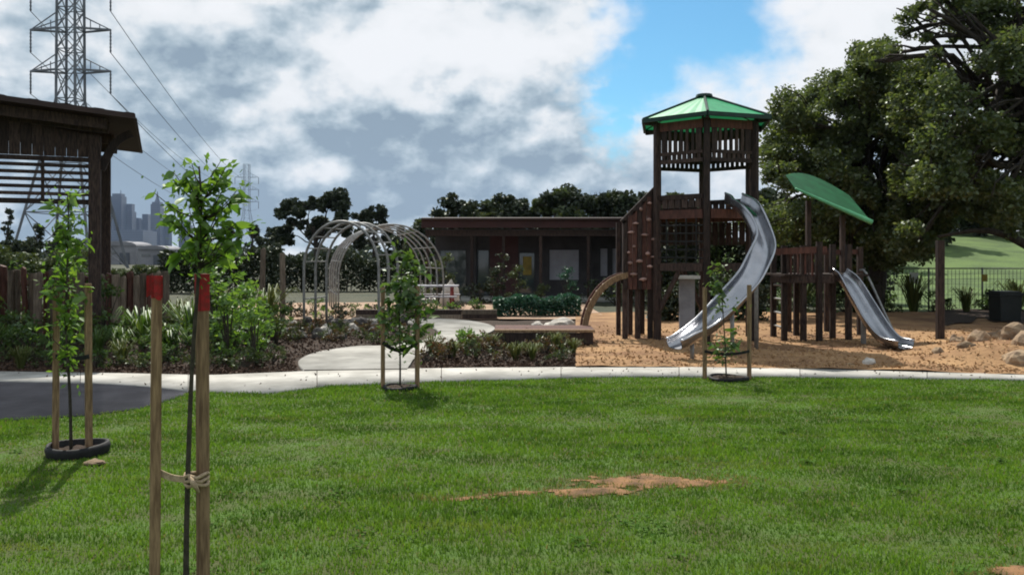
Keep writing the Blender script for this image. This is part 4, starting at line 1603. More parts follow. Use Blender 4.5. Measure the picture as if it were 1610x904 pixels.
# arched ladder at the left of the tower
t = thing('arch_ladder', 'curved timber arch ladder between the low deck and the climbing wall', 'climbing ladder', (P(920, 405, 15.9).x, 15.9, 0))
arc = [P(917, 534, 16.0), P(919, 505, 16.0), P(928, 478, 16.0), P(944, 454, 16.0), P(965, 438, 16.0), (P(992, 430, 16.0))]
for off, nm in ((-.24, 'side_beam'), (.24, 'side_beam')):
    q = [p + Vector((0, off, 0)) for p in spline(arc, 14)]
    m = MB()
    for p, r_ in zip(q, q[1:]):
        m.bar(p, r_ + (r_ - p) * .06, .06, .11)
    m.build(nm, M['stake'] if off < 0 else M['wood_red'], t)
q = spline(arc, 10)
for p in q[1:-1]:
    MB().tube([p + Vector((0, -.215, 0)), p + Vector((0, .215, 0))], .028, 7).build('rung', M['wood_grey'], t, smooth=True)

# low timber deck in front of the hedge
t = thing('timber_deck', 'low red-brown timber deck at the edge of the garden bed', 'deck', (P(852, 405, 15.2).x, 15.2, 0))
x0, x1 = P(778, 405, 15.2).x, P(932, 405, 15.2).x
for q in range(7):
    y = 14.85 + q * .15
    MB().box(((x0 + x1) / 2, y, .285 + .003 * (q % 2)), (x1 - x0, .138, .045)).build('deck_board', M['wood_red'] if q else M['stake'], t)
MB().box(((x0 + x1) / 2, 14.83, .15), (x1 - x0 - .06, .05, .20)).build('skirt_board', M['wood_dark'], t)
for x in (x0 + .08, (x0 + x1) / 2, x1 - .08):
    for y in (14.92, 15.7):
        MB().box((x, y, .105), (.10, .10, .30)).build('foot', M['wood_dark'], t)

# tall dark post, bin, fence at the right
p = P(1478, 378, 15.7)
o = MB().bar((p.x, 15.7, -.1), (p.x, 15.7, p.z), .13, .13, Vector((0, 1, 0)), bev=.015).build('timber_post', M['wood_dark'], origin=(p.x, 15.7, 0))
tag(o, 'single tall dark timber post right of the straight slide', 'post')

bx = P(1580, 405, 20.5).x
t = thing('litter_bin', 'dark litter bin in front of the wire fence at the right', 'bin', (bx, 20.5, 0))
m = MB()
vs = []
for z, w_ in ((.05, .245), (.66, .265)):
    vs += [(bx + sx * w_, 20.5 + sy * w_, z) for sx, sy in ((-1, -1), (1, -1), (1, 1), (-1, 1))]
m.add(vs, [(3, 2, 1, 0), (4, 5, 6, 7), (0, 1, 5, 4), (1, 2, 6, 5), (2, 3, 7, 6), (3, 0, 4, 7)])
m.build('bin_body', M['bin'], t)
MB().box((bx, 20.5, .70), (.60, .60, .07)).box((bx, 20.5, .75), (.50, .50, .04)).build('lid', M['bin'], t)
MB().box((bx, 20.5, .025), (.36, .36, .05)).build('foot', M['bin'], t)

# wire fence along the foot of the grassy rise
FY = 25.0
x0, x1 = P(1376, 405, FY).x, P(1960, 405, FY).x
t = thing('wire_fence', 'grey wire mesh fence below the grassy rise at the right', 'fence', ((x0 + x1) / 2, FY, 0))
ftop = 1.27
k = 0
x = x0
posts = []
while x < x1:
    posts.append(x)
    x += 1.62
for x in posts:
    MB().tube([(x, FY, -.05), (x, FY, ftop + .03)], .028, 7).build('fence_post', M['galv'], t, smooth=True)
MB().tube([(posts[0], FY, ftop), (posts[-1], FY, ftop)], .022, 6).build('top_rail', M['galv'], t, smooth=True)
for a, b in zip(posts, posts[1:]):
    m = MB()
    n = 14
    for q in range(1, n):
        xx = a + (b - a) * q / n
        m.bar((xx, FY, .06), (xx, FY, ftop - .03), .010, .010, Vector((0, 1, 0)))
    for q in range(1, 8):
        z = ftop * q / 8
        m.bar((a + .03, FY, z), (b - .03, FY, z), .008, .008)
    m.build('wire_panel', M['mesh_wire'], t)
for px, s_, lab, m_ in ((1437, .26, 'small white sign fixed to the wire fence', 'white'), (1548, .17, 'tiny yellow sign fixed to the wire fence', 'panel_yellow')):
    p = P(px, 437, FY - .04)
    o = MB().box(p, (s_, .015, s_ * 1.25)).box(p + Vector((0, .02, 0)), (s_ * .2, .03, s_ * .9)).build('fence_sign', M[m_], origin=p)
    tag(o, lab, 'sign')

# ------------------------------------------------------------------ big gum trees at the right
def poly_clumps(poly, n, Y0, Y1, r0, r1, seed):
    """random clump centres inside an outline, spread through a real depth"""
    rg = random.Random(seed)
    def inside(x, y):
        c = False
        j = len(poly) - 1
        for i in range(len(poly)):
            xi, yi = poly[i]
            xj, yj = poly[j]
            if (yi > y) != (yj > y) and x < (xj - xi) * (y - yi) / (yj - yi) + xi:
                c = not c
            j = i
        return c
    xs_ = [p[0] for p in poly]
    ys_ = [p[1] for p in poly]
    out = []
    tries = 0
    while len(out) < n and tries < 5000:
        tries += 1
        x, y = rg.uniform(min(xs_), max(xs_)), rg.uniform(min(ys_), max(ys_))
        if inside(x, y):
            Yd = rg.uniform(Y0, Y1)
            p = P(x, y, Yd)
            out.append((p.x, p.y, p.z, rg.uniform(r0, r1)))
    return out


YA = 24.0
xa = P(1372, 405, YA).x
cl = poly_clumps([(1200, 215), (1240, 170), (1290, 140), (1340, 100), (1390, 80), (1440, 150), (1460, 250), (1480, 330), (1450, 400), (1370, 410), (1290, 410), (1200, 400), (1195, 260)], 100, 21.5, 27.5, .55, .95, 3)
tree('gum_tree', 'broad leafy tree directly behind the low play platform and green canopy', (xa, YA, 0),
     [(xa, YA, -.2), (xa + .15, YA, 1.6), (xa - .1, YA + .1, 3.2), (xa - .5, YA, 5.2)], .30, cl, 3000, .110, 'leaf_gum', 301, 'big trees at the right', droop=.35, sub=15)
YBt = 20.0
xb = P(1668, 405, YBt).x
cl = poly_clumps([(1418, 30), (1440, -40), (1560, -120), (1760, -130), (1900, 0), (1900, 330), (1760, 370), (1640, 365), (1560, 345), (1490, 320), (1450, 250), (1405, 170), (1400, 110), (1470, 115), (1530, 110), (1580, 85), (1555, 40), (1480, 15)], 108, 17.5, 23.5, .50, .90, 8)
cl += px_clumps([(1432, 22, 24), (1425, 52, 18), (1455, 60, 16), (1450, 8, 22), (1470, 85, 14), (1405, 85, 18), (1375, 100, 14), (1500, 60, 12), (1520, 20, 12)], 19.5, .8, 6)
cl += poly_clumps([(1425, 190), (1500, 160), (1560, 220), (1560, 350), (1490, 400), (1420, 400)], 16, 19.5, 23.5, .55, .85, 12)
fk = [([P(1655, 380, YBt), P(1600, 150, YBt), P(1604, 40, YBt), P(1590, -30, YBt)], .10, .03),
      ([P(1602, 60, YBt), P(1585, 25, 19.8), P(1560, -6, 19.6)], .05, .02),
      ([P(1620, 240, YBt), P(1545, 110, 19.6), P(1500, 40, 19.4), P(1470, -5, 19.2)], .08, .018),
      ([P(1660, 415, YBt), P(1600, 378, 19.4), P(1545, 362, 19.0), P(1475, 372, 18.8)], .14, .03)]
tree('gum_tree', 'tallest tree at the right edge with bare limbs showing against the sky', (xb, YBt, 0),
     [(xb, YBt, -.2), (xb - .1, YBt, 1.8), (xb - .4, YBt, 4.0), (xb + .1, YBt, 7.6)], .42, cl, 2500, .110, 'leaf_gum', 302, 'big trees at the right', forks=fk, droop=.35, sub=15)

# darker trees on the rise behind them
for i, (px, yt, Y, wp, lab) in enumerate([
        (1232, 292, 44, 90, 'dark tree on the rise seen between the tower and the low platform'),
        (1330, 280, 47, 110, 'dark tree on the rise directly behind the green canopy'),
        (1420, 270, 52, 120, 'dark tree on the rise left of the sunny grass gap'),
        (1500, 262, 60, 110, 'dark tree on the rise above the sunny grass gap'),
        (1590, 280, 56, 130, 'dark tree on the rise at the right edge above the bin'),
        (1700, 280, 58, 140, 'dark tree on the rise beyond the right edge trunk')]):
    p = P(px, yt, Y)
    hb = hill_h(p.x, Y)
    rg2 = random.Random(400 + i)
    wm = wp / FPX * Y
    cl = []
    for k in range(13):
        u = k / 12
        cl.append((p.x + rg2.uniform(-.55, .55) * wm, Y + rg2.uniform(-.4, .4) * wm, hb + (p.z - hb) * (.16 + .74 * u), wm * rg2.uniform(.18, .30)))
    tree('hillside_tree', lab, (p.x, Y, hb), [(p.x, Y, hb - .2), (p.x, Y, hb + (p.z - hb) * .4), (p.x + .2, Y, hb + (p.z - hb) * .75)], .22, cl, 330, .40, 'leaf_dark', 420 + i, 'trees on the rise')

# ------------------------------------------------------------------ shrubs and garden plants (a few kinds, then copies)
def shrub_proto(kind, seed):
    rng = np.random.default_rng(seed)
    rg = random.Random(seed)
    t = bpy.data.objects.new('shrub', None)
    COL.objects.link(t)
    st = MB()
    if kind == 'tuft':
        n = 90
        V, F = [], []
        for k in range(n):
            a = rg.uniform(0, 2 * math.pi)
            L = rg.uniform(.6, 1.0)
            w = .016
            ln = rg.uniform(.15, .75)
            d = Vector((math.cos(a), math.sin(a), 0))
            s = Vector((-d.y, d.x, 0)) * w
            o = d * rg.uniform(0, .08)
            pts = [o, o + d * ln * .3 * L + Vector((0, 0, .55 * L)), o + d * ln * .75 * L + Vector((0, 0, .85 * L)), o + d * ln * 1.1 * L + Vector((0, 0, (.95 - ln * .5) * L))]
            b = len(V)
            for q, p in enumerate(pts):
                e = (1, .9, .6, .08)[q]
                V += [p - s * e, p + s * e]
            F += [(b + 2 * q, b + 2 * q + 1, b + 2 * q + 3, b + 2 * q + 2) for q in range(3)]
        np_mesh('foliage', [tuple(p) for p in V], F, None, t)
        st.tube([(0, 0, -.03), (0, 0, .06)], [.07, .03], 6)
    else:
        cl = []
        tall = {'bush': 0.55, 'tall': 1.0, 'low': .35}[kind]
        for k in range({'bush': 9, 'tall': 11, 'low': 8}[kind]):
            a = rg.uniform(0, 6.28)
            rr = rg.uniform(0, .36 if kind != 'tall' else .24)
            z = tall * rg.uniform(.22, .95)
            cl.append((math.cos(a) * rr, math.sin(a) * rr, z, rg.uniform(.13, .22)))
            st.tube([(0, 0, -.03), (math.cos(a) * rr * .5, math.sin(a) * rr * .5, z * .55), (math.cos(a) * rr, math.sin(a) * rr, z)], [.014, .010, .004], 5)
        C = clump_points(cl, 1500, rng, 6, .9)
        V, F = leaf_quads(C, .075, .034, rng, -.25)
        np_mesh('foliage', V, F, None, t)
    st.build('stem', M['bark_young'], t)
    return t


PROTO = {}
for kind in ('tuft', 'bush', 'tall', 'low'):
    for s_ in range(2):
        PROTO[(kind, s_)] = shrub_proto(kind, 700 + s_ * 10 + len(kind))
MESHCACHE = {}


def plant(kind, px, py, scale, lmat, label, group, rg, Y=None, cat='shrub', hs=1.0):
    src = PROTO[(kind, rg.randint(0, 1))]
    p = G(px, py) if Y is None else Vector((P(px, 405, Y).x, Y, 0))
    o = src.copy()
    o.name = 'strappy_plant' if kind == 'tuft' else 'shrub'
    COL.objects.link(o)
    o.location = (p.x, p.y, 0.0)
    o.rotation_euler = (0, 0, rg.uniform(0, 6.28))
    o.scale = (scale, scale, scale * hs)
    tag(o, label, cat, group)
    for ch in src.children:
        c = ch.copy()
        if ch.name.startswith('foliage'):
            key = (ch.data.name, lmat)
            if key not in MESHCACHE:
                me = ch.data.copy()
                me.materials.clear()
                me.materials.append(M[lmat])
                MESHCACHE[key] = me
            c.data = MESHCACHE[key]
        COL.objects.link(c)
        c.parent = o
    return o


rg = random.Random(77)
LB = 'left garden bed shrubs'
kinds_left = [('bush', 'leaf_mid', 'leafy mid-green shrub in the left garden bed behind the concrete path', 1.0),
              ('bush', 'leaf_olive', 'olive-green shrub in the left garden bed behind the concrete path', 1.0),
              ('tall', 'leaf_mid', 'tall upright green shrub in the left garden bed behind the concrete path', 1.0),
              ('tuft', 'leaf_straw', 'strappy yellow-green tuft in the left garden bed behind the concrete path', .8),
              ('low', 'leaf_olive', 'low olive ground shrub at the front of the left garden bed', 1.0),
              ('tuft', 'leaf_mid', 'strappy green tuft in the left garden bed behind the concrete path', .85)]


def in_path(px, py):
    return 455 < px < 700 and 540 < py < 590


n_left = 0
for (py, n, choice, s0, s1) in [(522, 15, (0, 2, 1, 3), 1.1, 1.5), (542, 17, (0, 1, 2, 0, 5, 0), .9, 1.35), (560, 19, (0, 1, 0, 5, 4, 0), .65, 1.0), (576, 21, (4, 0, 4, 0, 4, 3), .5, .75)]:
    for k in range(n):
        px = -60 + (520 * (k + rg.uniform(.1, .9)) / n)
        yy = py + rg.uniform(-7, 7)
        if in_path(px, yy) or (px > 440 and py > 555):
            continue
        kd, lm, lab, sc = kinds_left[choice[rg.randrange(len(choice))]]
        s = rg.uniform(s0, s1) * sc
        if 60 < px < 250 and kd != 'tall':
            s *= .85
        plant(kd, px, yy, s, lm, lab, LB, rg)
        n_left += 1
# bushy bright shrubs right of the tall stakes, under the sapling's crown
for (px, py, s, lm) in [(360, 566, 1.35, 'leaf_lime'), (402, 572, 1.1, 'leaf_lime'), (345, 548, 1.6, 'leaf_mid'), (388, 545, 1.5, 'leaf_lime')]:
    plant('tall', px, py, s, lm, 'bright lime-green tall shrub right behind the red-tipped stakes' if lm == 'leaf_lime' else 'tall mid-green shrub right behind the red-tipped stakes', 'shrubs behind the red-tipped stakes', rg)
# centre bed
for k in range(30):
    px = 668 + 240 * (k + rg.uniform(.1, .9)) / 30
    py = rg.uniform(541, 571)
    if px < 700 and py < 552:
        py = 563
    kd, lm, lab = [('low', 'leaf_red', 'low russet shrub in the centre bed beside the concrete path'),
                   ('tuft', 'leaf_straw', 'strappy yellow-green tuft in the centre bed beside the concrete path'),
                   ('low', 'leaf_olive', 'low olive shrub in the centre bed beside the concrete path'),
                   ('low', 'leaf_red', 'low russet shrub in the centre bed beside the concrete path')][k % 4]
    plant(kd, px, py, rg.uniform(.5, .8) * (.55 if kd == 'tuft' else 1), lm, lab, 'centre bed plants', rg)
for (px, py, s) in [(736, 549, .75), (722, 551, .6)]:
    plant('bush', px, py, s, 'leaf_lime', 'bright green bush at the left end of the centre bed', 'centre bed plants', rg)
# around the arbours and the building
for k in range(24):
    px = 425 + 215 * (k + rg.uniform(.1, .9)) / 24
    py = rg.uniform(519, 541)
    kd, lm, lab = [('low', 'leaf_olive', 'low olive shrub among the dark rocks at the foot of the arbour'),
                   ('low', 'leaf_red', 'low russet shrub among the dark rocks at the foot of the arbour')][k % 2]
    plant(kd, px, py, rg.uniform(.5, .8), lm, lab, 'plants at the arbour foot', rg)
for k in range(22):
    px = 415 + 370 * (k + rg.uniform(.1, .9)) / 22
    if 590 < px < 700:
        Yp = rg.uniform(21.9, 23.2)
    else:
        Yp = rg.uniform(20.2, 23.0)
    kd, lm, lab = [('bush', 'leaf_mid', 'mid-green bush around the arched arbours'), ('low', 'leaf_lime', 'low bright green shrub around the arched arbours'),
                   ('bush', 'leaf_dark', 'dark green bush around the arched arbours'), ('low', 'leaf_red', 'low russet shrub around the arched arbours')][k % 4]
    plant(kd, px, 0, rg.uniform(.6, .95), lm, lab, 'bushes around the arbours', rg, Y=Yp)
for (px, Y, s, lm, kd, lab) in [(712, 28.6, 1.4, 'leaf_dark', 'bush', 'dark round shrub left of the plum wall by the building'),
                                (752, 28.4, 1.5, 'leaf_dark', 'bush', 'dark round shrub before the plum wall of the building'),
                                (812, 28.0, 1.3, 'leaf_olive', 'tall', 'olive upright shrub below the yellow board of the building'),
                                (893, 27.6, 1.25, 'leaf_teal', 'tall', 'blue-green upright shrub below the pale window'),
                                (845, 28.6, 1.2, 'leaf_olive', 'bush', 'olive shrub left of the blue-green upright shrub'),
                                (690, 28.0, 1.7, 'leaf_olive', 'tall', 'tall olive shrub at the left end of the low building'),
                                (780, 28.2, 1.6, 'leaf_dark', 'tall', 'tall dark shrub before the plum wall of the building'),
                                (930, 28.4, 1.5, 'leaf_dark', 'bush', 'dark shrub before the paired pale windows'),
                                (968, 28.0, 1.5, 'leaf_olive', 'bush', 'olive shrub behind the arch ladder by the building'),
                                (1060, 27.0, 2.2, 'leaf_dark', 'tall', 'tall dark shrub seen between the tower posts'),
                                (1130, 27.0, 2.3, 'leaf_mid', 'tall', 'tall green shrub seen between the tower and the curved slide')]:
    plant(kd, px, 0, s, lm, lab, None, rg, Y=Y)
# shrubs along the wire fence and under the trees at the right
for k in range(16):
    px = 1210 + 420 * (k + rg.uniform(.1, .9)) / 16
    kd, lm, lab = [('bush', 'leaf_mid', 'green shrub at the foot of the wire fence'), ('low', 'leaf_olive', 'low olive shrub at the foot of the wire fence'),
                   ('tuft', 'leaf_straw', 'yellow-green tuft at the foot of the wire fence')][k % 3]
    plant(kd, px, 0, rg.uniform(.9, 1.5), lm, lab, 'plants along the wire fence', rg, Y=rg.uniform(23.6, 24.6))
for o in list(PROTO.values()):
    for ch in list(o.children):
        bpy.data.objects.remove(ch)
    bpy.data.objects.remove(o)


# clipped hedge
def hedge_pts(n, rng):
    x0, x1 = P(776, 405, 22.6).x, P(912, 405, 22.6).x
    X = rng.uniform(x0, x1, n)
    Y = rng.uniform(22.2, 23.0, n)
    top = .54 + .05 * np.sin(X * 5) + .03 * np.sin(X * 13)
    Z = top * rng.uniform(0, 1, n) ** .6
    return np.stack([X, Y, Z], 1)


t = thing('clipped_hedge', 'clipped blue-green hedge in front of the low building', 'hedge', (P(844, 405, 22.6).x, 22.6, 0))
rng_h = np.random.default_rng(31)
V, F = leaf_quads(hedge_pts(7000, rng_h), .085, .05, rng_h)
np_mesh('foliage', V, F, M['leaf_teal'], t)
m = MB()
for k in range(6):
    x = P(784 + k * 24, 405, 22.6).x
    m.tube([(x, 22.6, -.03), (x + .02, 22.6, .25), (x - .03, 22.6, .45)], [.02, .015, .008], 5)
m.build('stem', M['bark_young'], t)


def tall_hedge(p0, p1, Y, h, n, leaf, label, seed, lm='leaf_dark'):
    x0, x1 = P(p0, 405, Y).x, P(p1, 405, Y).x
    t = thing('tall_hedge', label, 'hedge', ((x0 + x1) / 2, Y, 0))
    rng = np.random.default_rng(seed)
    X = rng.uniform(x0, x1, n)
    top = h * (1 + .14 * np.sin(X * 1.9 + seed) + .09 * np.sin(X * 4.7) + .05 * np.sin(X * 11))
    C = np.stack([X, Y + rng.uniform(-.6, .6, n), top * rng.uniform(0, 1, n) ** .7], 1)
    V, F = leaf_quads(C, leaf, leaf * .55, rng)
    np_mesh('foliage', V, F, M[lm], t)
    m = MB()
    k = x0 + .4
    while k < x1:
        m.tube([(k, Y, -.05), (k + .05, Y, h * .4), (k - .03, Y, h * .8)], [.04, .03, .015], 5)
        k += 1.1
    m.build('stem', M['bark_young'], t)


tall_hedge(255, 440, 38.0, 2.0, 9000, .17, 'tall dark hedge behind the pale posts left of the arbour', 3)
tall_hedge(425, 700, 40.0, 1.75, 11000, .17, 'tall dark hedge directly behind the arched arbours', 5)
tall_hedge(-60, 160, 36.0, 1.75, 8000, .17, 'tall olive hedge seen under the pavilion behind the pole fence', 6, 'leaf_olive')
tall_hedge(150, 262, 44.0, 1.0, 5000, .17, 'lower olive hedge below the pale sheds', 7, 'leaf_olive')
tall_hedge(985, 1215, 27.5, 2.7, 12000, .15, 'tall dark hedge behind the play tower', 9)
tall_hedge(1020, 1200, 21.0, 1.0, 7000, .12, 'low dark hedge seen between the legs of the play tower', 10)
tall_hedge(1195, 1400, 29.5, 2.5, 9000, .17, 'tall dark hedge behind the low play platform', 8)

# ------------------------------------------------------------------ rocks
def rock(px, py, w, h, m, label, group, seed, Y=None, z=0.0):
    rg_ = random.Random(seed)
    p = G(px, py) if Y is None else Vector((P(px, 405, Y).x, Y, 0))
    bm = bmesh.new()
    bmesh.ops.create_icosphere(bm, subdivisions=3, radius=1.0)
    off = Vector((rg_.uniform(0, 50), rg_.uniform(0, 50), rg_.uniform(0, 50)))
    for v in bm.verts:
        n1 = mnoise.fractal(v.co * .9 + off, 1, 2, 3)
        n2 = mnoise.cell(v.co * 1.6 + off)
        v.co *= 1 + .30 * n1 + .14 * (n2 - .5)
        v.co.z = max(v.co.z, -.35)
        v.co = Vector((v.co.x * w / 2, v.co.y * w / 2 * .8, v.co.z * h * .75 + h * .22))
    me = bpy.data.meshes.new('boulder')
    bm.to_mesh(me)
    bm.free()
    o = link_mesh('boulder', me, M[m], None, (p.x, p.y, z))
    o.rotation_euler = (0, 0, rg_.uniform(0, 6.28))
    return tag(o, label, 'rock', group)


for i in range(22):
    px = 432 + 205 * (i + rg.uniform(.1, .9)) / 22
    py = rg.uniform(506, 533)
    light = i % 5 == 3
    rock(px, py, rg.uniform(.2, .48), rg.uniform(.13, .28), 'rock_white' if light else 'rock_grey',
         'pale rock among the dark garden rocks at the foot of the arbour' if light else 'dark grey garden rock at the foot of the arbour', 'rocks at the arbour foot', 500 + i)
for i, (px, py, w, h) in enumerate([(1504, 546, .34, .24), (1540, 552, .46, .28), (1566, 548, .38, .28), (1594, 556, .55, .34), (1600, 578, .5, .26), (1474, 566, .28, .15), (1622, 566, .6, .38), (1520, 568, .34, .18)]):
    p = G(px, py)
    rock(px, py, w, h, 'rock', 'sandstone boulder on the sandy mound at the right edge', 'sandstone boulders on the mound', 540 + i, z=mound(p.x, p.y) - .05)
rock(1366, 574, .24, .12, 'rock_white', 'small white rock in the sand by the path edge below the straight slide', None, 561)
rock(1337, 577, .20, .06, 'rock', 'flat tan rock in the sand left of the small white rock', None, 562)
for i, (px, Y, w, h, lab) in enumerate([(706, 26.5, .62, .95, 'pale round boulder beside the red picnic table'), (845, 17.0, .42, .30, 'pale rock behind the low timber deck, left of two'),
                                       (880, 17.4, .70, .34, 'larger pale rock behind the low timber deck, right of two')]):
    rock(px, 0, w, h, 'rock_white', lab, None, 570 + i, Y=Y)

# low sleeper wall and picnic table on the sand plaza
x0, x1 = P(560, 405, 21.4).x, P(782, 405, 21.4).x
t = thing('sleeper_wall', 'low dark timber sleeper wall at the edge of the sand plaza', 'wall', ((x0 + x1) / 2, 21.4, 0))
n = 4
for k in range(n):
    a, b = x0 + (x1 - x0) * k / n, x0 + (x1 - x0) * (k + 1) / n - .012
    for q in range(2):
        MB().box(((a + b) / 2 + (.0 if q else .004), 21.4 + .006 * ((k + q) % 2), .07 + q * .125), (b - a, .16, .12)).build('sleeper', M['wood_dark'] if (k + q) % 2 else M['wood_grey'], t)
tx, ty = P(690, 405, 25.2).x, 25.2
t = thing('picnic_table', 'grey-topped picnic table with red steel frame on the sand plaza', 'table', (tx, ty, 0))
for q in range(4):
    MB().box((tx - .15, ty - .30 + q * .2, .74), (1.5, .185, .04)).build('top_plank', M['grey_top'], t)
for sgn in (-1, 1):
    for q in range(2):
        MB().box((tx - .15, ty + sgn * (.66 + q * .14), .44), (1.5, .13, .04)).build('bench_plank', M['grey_top'], t)
for x in (tx - .70, tx + .40):
    m = MB()
    m.bar((x, ty - .72, 0), (x, ty - .22, .71), .06, .06).bar((x, ty + .72, 0), (x, ty + .22, .71), .06, .06)
    m.bar((x, ty - .78, .39), (x, ty + .78, .39), .055, .055).bar((x, ty - .38, .69), (x, ty + .38, .69), .055, .055)
    m.build('frame', M['red_play'], t)

# ------------------------------------------------------------------ saplings, stakes, ties, rings
def leaf_mesh(name, L, W, m):
    """pointed leaf folded along its midrib, base at the origin, pointing along +Y"""
    V = [(0, 0, 0), (0, L * .35, -.03 * L), (0, L * .7, -.06 * L), (0, L, -.16 * L)]
    side = [(W * .42, L * .2, .05 * L), (W * .5, L * .45, .06 * L), (W * .3, L * .78, .0)]
    for s in (1, -1):
        V += [(x * s, y, z) for x, y, z in side]
    F = [(0, 4, 5, 1), (1, 5, 6, 2), (2, 6, 3), (0, 1, 8, 7), (1, 2, 9, 8), (2, 3, 9)]
    me = bpy.data.meshes.new(name)
    me.from_pydata(V, [], F)
    me.polygons.foreach_set('use_smooth', [True] * len(F))
    me.materials.append(m)
    return me


def sapling(label, trunk, r, zones, leaf_len, n_leaf, lmat, seed):
    """trunk: world points; zones: (px, py, rx_px, ry_px) seen at the tree's distance"""
    rg_ = random.Random(seed)
    Y = trunk[0].y
    t = thing('young_tree', label, 'sapling', (trunk[0].x, Y, 0), 'staked saplings on the lawn')
    tp = spline(trunk, 16)
    mb = MB()
    mb.tube(tp, [r * (1 - .72 * i / 15) for i in range(16)], 7)
    leaves = [leaf_mesh('leaf', leaf_len * s, leaf_len * s * wd, M[lmat]) for s, wd in ((1, .5), (.8, .55), (1.2, .44))]
    anchors = []
    tot = sum(z[2] * z[3] for z in zones)
    for (px, py, rx, ry) in zones:
        nt = max(3, int(n_leaf / 7.0 * rx * ry / tot) + 1)
        for k in range(nt):
            a = rg_.uniform(0, 6.28)
            q = rg_.uniform(.2, 1) ** .5
            c = P(px + rx * q * math.cos(a), py + ry * q * math.sin(a), Y)
            c.y = Y + rg_.uniform(-1, 1) * rx / FPX * Y
            cand = [p for p in tp if p.z < c.z + .02] or tp[:3]
            o = min(cand, key=lambda p: (p - c).length + max(0, .12 - (c.z - p.z)) * 1.5)
            pts = spline([o, o.lerp(c, .5) + Vector((0, 0, -.02)), c], 5)
            mb.tube(pts, [r * .30, r * .25, r * .2, r * .16, r * .10], 5)
            anchors.append((pts, nt))
    mb.build('trunk', M['bark_young'], t, smooth=True)
    per = max(3, int(n_leaf / len(anchors)))
    for pts, _ in anchors:
        for k in range(per):
            u = rg_.uniform(.35, 1.0)
            p = pts[min(4, int(u * 4.99))].lerp(pts[-1], rg_.uniform(0, .6))
            me = leaves[rg_.randrange(3)]
            o = bpy.data.objects.new('leaf', me)
            COL.objects.link(o)
            o.parent = t
            o.location = p - wloc(t)
            az = rg_.uniform(0, 6.28)
            o.rotation_euler = (rg_.uniform(-1.2, .6), rg_.uniform(-1.1, 1.1), az)
            s = rg_.uniform(.55, 1.35)
            o.scale = (s, s, s)
    # small inner leaves, too many to tell apart
    rng = np.random.default_rng(seed)
    C = []
    for pts, _ in anchors:
        for k in range(max(3, int(per * 1.6))):
            c = pts[rg_.randint(1, 4)]
            C.append(tuple(c + Vector((rg_.gauss(0, 1), rg_.gauss(0, 1), rg_.gauss(0, 1))) * leaf_len * .75))
    V, F = leaf_quads(np.array(C), leaf_len * .55, leaf_len * .26, rng, .2)
    np_mesh('small_leaves', V, F, M[lmat], t)['kind'] = 'stuff'
    return t


def stake(px, py_top, Y, w, label, red=None, lean=0.0, name='timber_stake', rz=0.0):
    x = P(px, 405, Y).x
    zt = EYE - (py_top - HOR) / FPX * Y
    t = thing(name, label, 'stake', (x, Y, 0), 'timber stakes holding the saplings')
    d = Vector((math.cos(rz), math.sin(rz), 0))
    top = Vector((x + lean, Y, zt))
    MB().bar((x, Y, -.15), top, w, w, d, bev=w * .10).build('shaft', M['stake'], t)
    if red:
        bt = Vector((x, Y, 0)).lerp(top, 1 - red / zt)
        MB().bar(bt, top + Vector((0, 0, .006)), w * 1.10, w * 1.10, d, bev=w * .10).build('red_tip', M['stake_red'], t)
    return t


YF = 3.45
# foreground sapling with two red-tipped stakes
tr = [P(293, 1008, YF), P(293, 860, YF), P(297, 700, YF), P(303, 560, YF), P(313, 420, YF), P(317, 330, YF), P(313, 262, YF)]
sapling('tall slender young tree between the two red-tipped stakes in the foreground', tr, .0135,
        [(286, 268, 26, 20), (342, 268, 28, 22), (280, 308, 30, 16), (320, 312, 36, 20), (368, 318, 28, 22), (380, 356, 22, 18), (294, 352, 34, 20), (340, 350, 26, 22), (310, 392, 28, 16), (350, 392, 24, 14)],
        .058, 290, 'leaf_lime', 801)
stake(242, 436, YF - .02, .040, 'left one of the two red-tipped timber stakes in the foreground', red=.085, lean=.012, rz=.5)
stake(320, 433, YF + .06, .043, 'right one of the two red-tipped timber stakes in the foreground', red=.150, lean=-.006, rz=.9)
# a loose red tape flag on the left stake
p = P(240, 450, YF - .02)
mb = MB()
vs = []
for i in range(8):
    u = i / 7
    for z in (.045, -.045 + .012 * math.sin(u * 5)):
        vs.append(p + Vector((-.010 + .062 * u, -.036 + .014 * math.sin(u * 6), z)))
mb.add(vs, [(2 * i, 2 * i + 1, 2 * i + 3, 2 * i + 2) for i in range(7)])
off = [v + Vector((0, .002, 0)) for v in vs]
mb.add(off, [(2 * i, 2 * i + 2, 2 * i + 3, 2 * i + 1) for i in range(7)])
tag(mb.build('red_tape', M['stake_red'], origin=p, smooth=True), 'red tape wrapped round the top of the left foreground stake', 'tape')


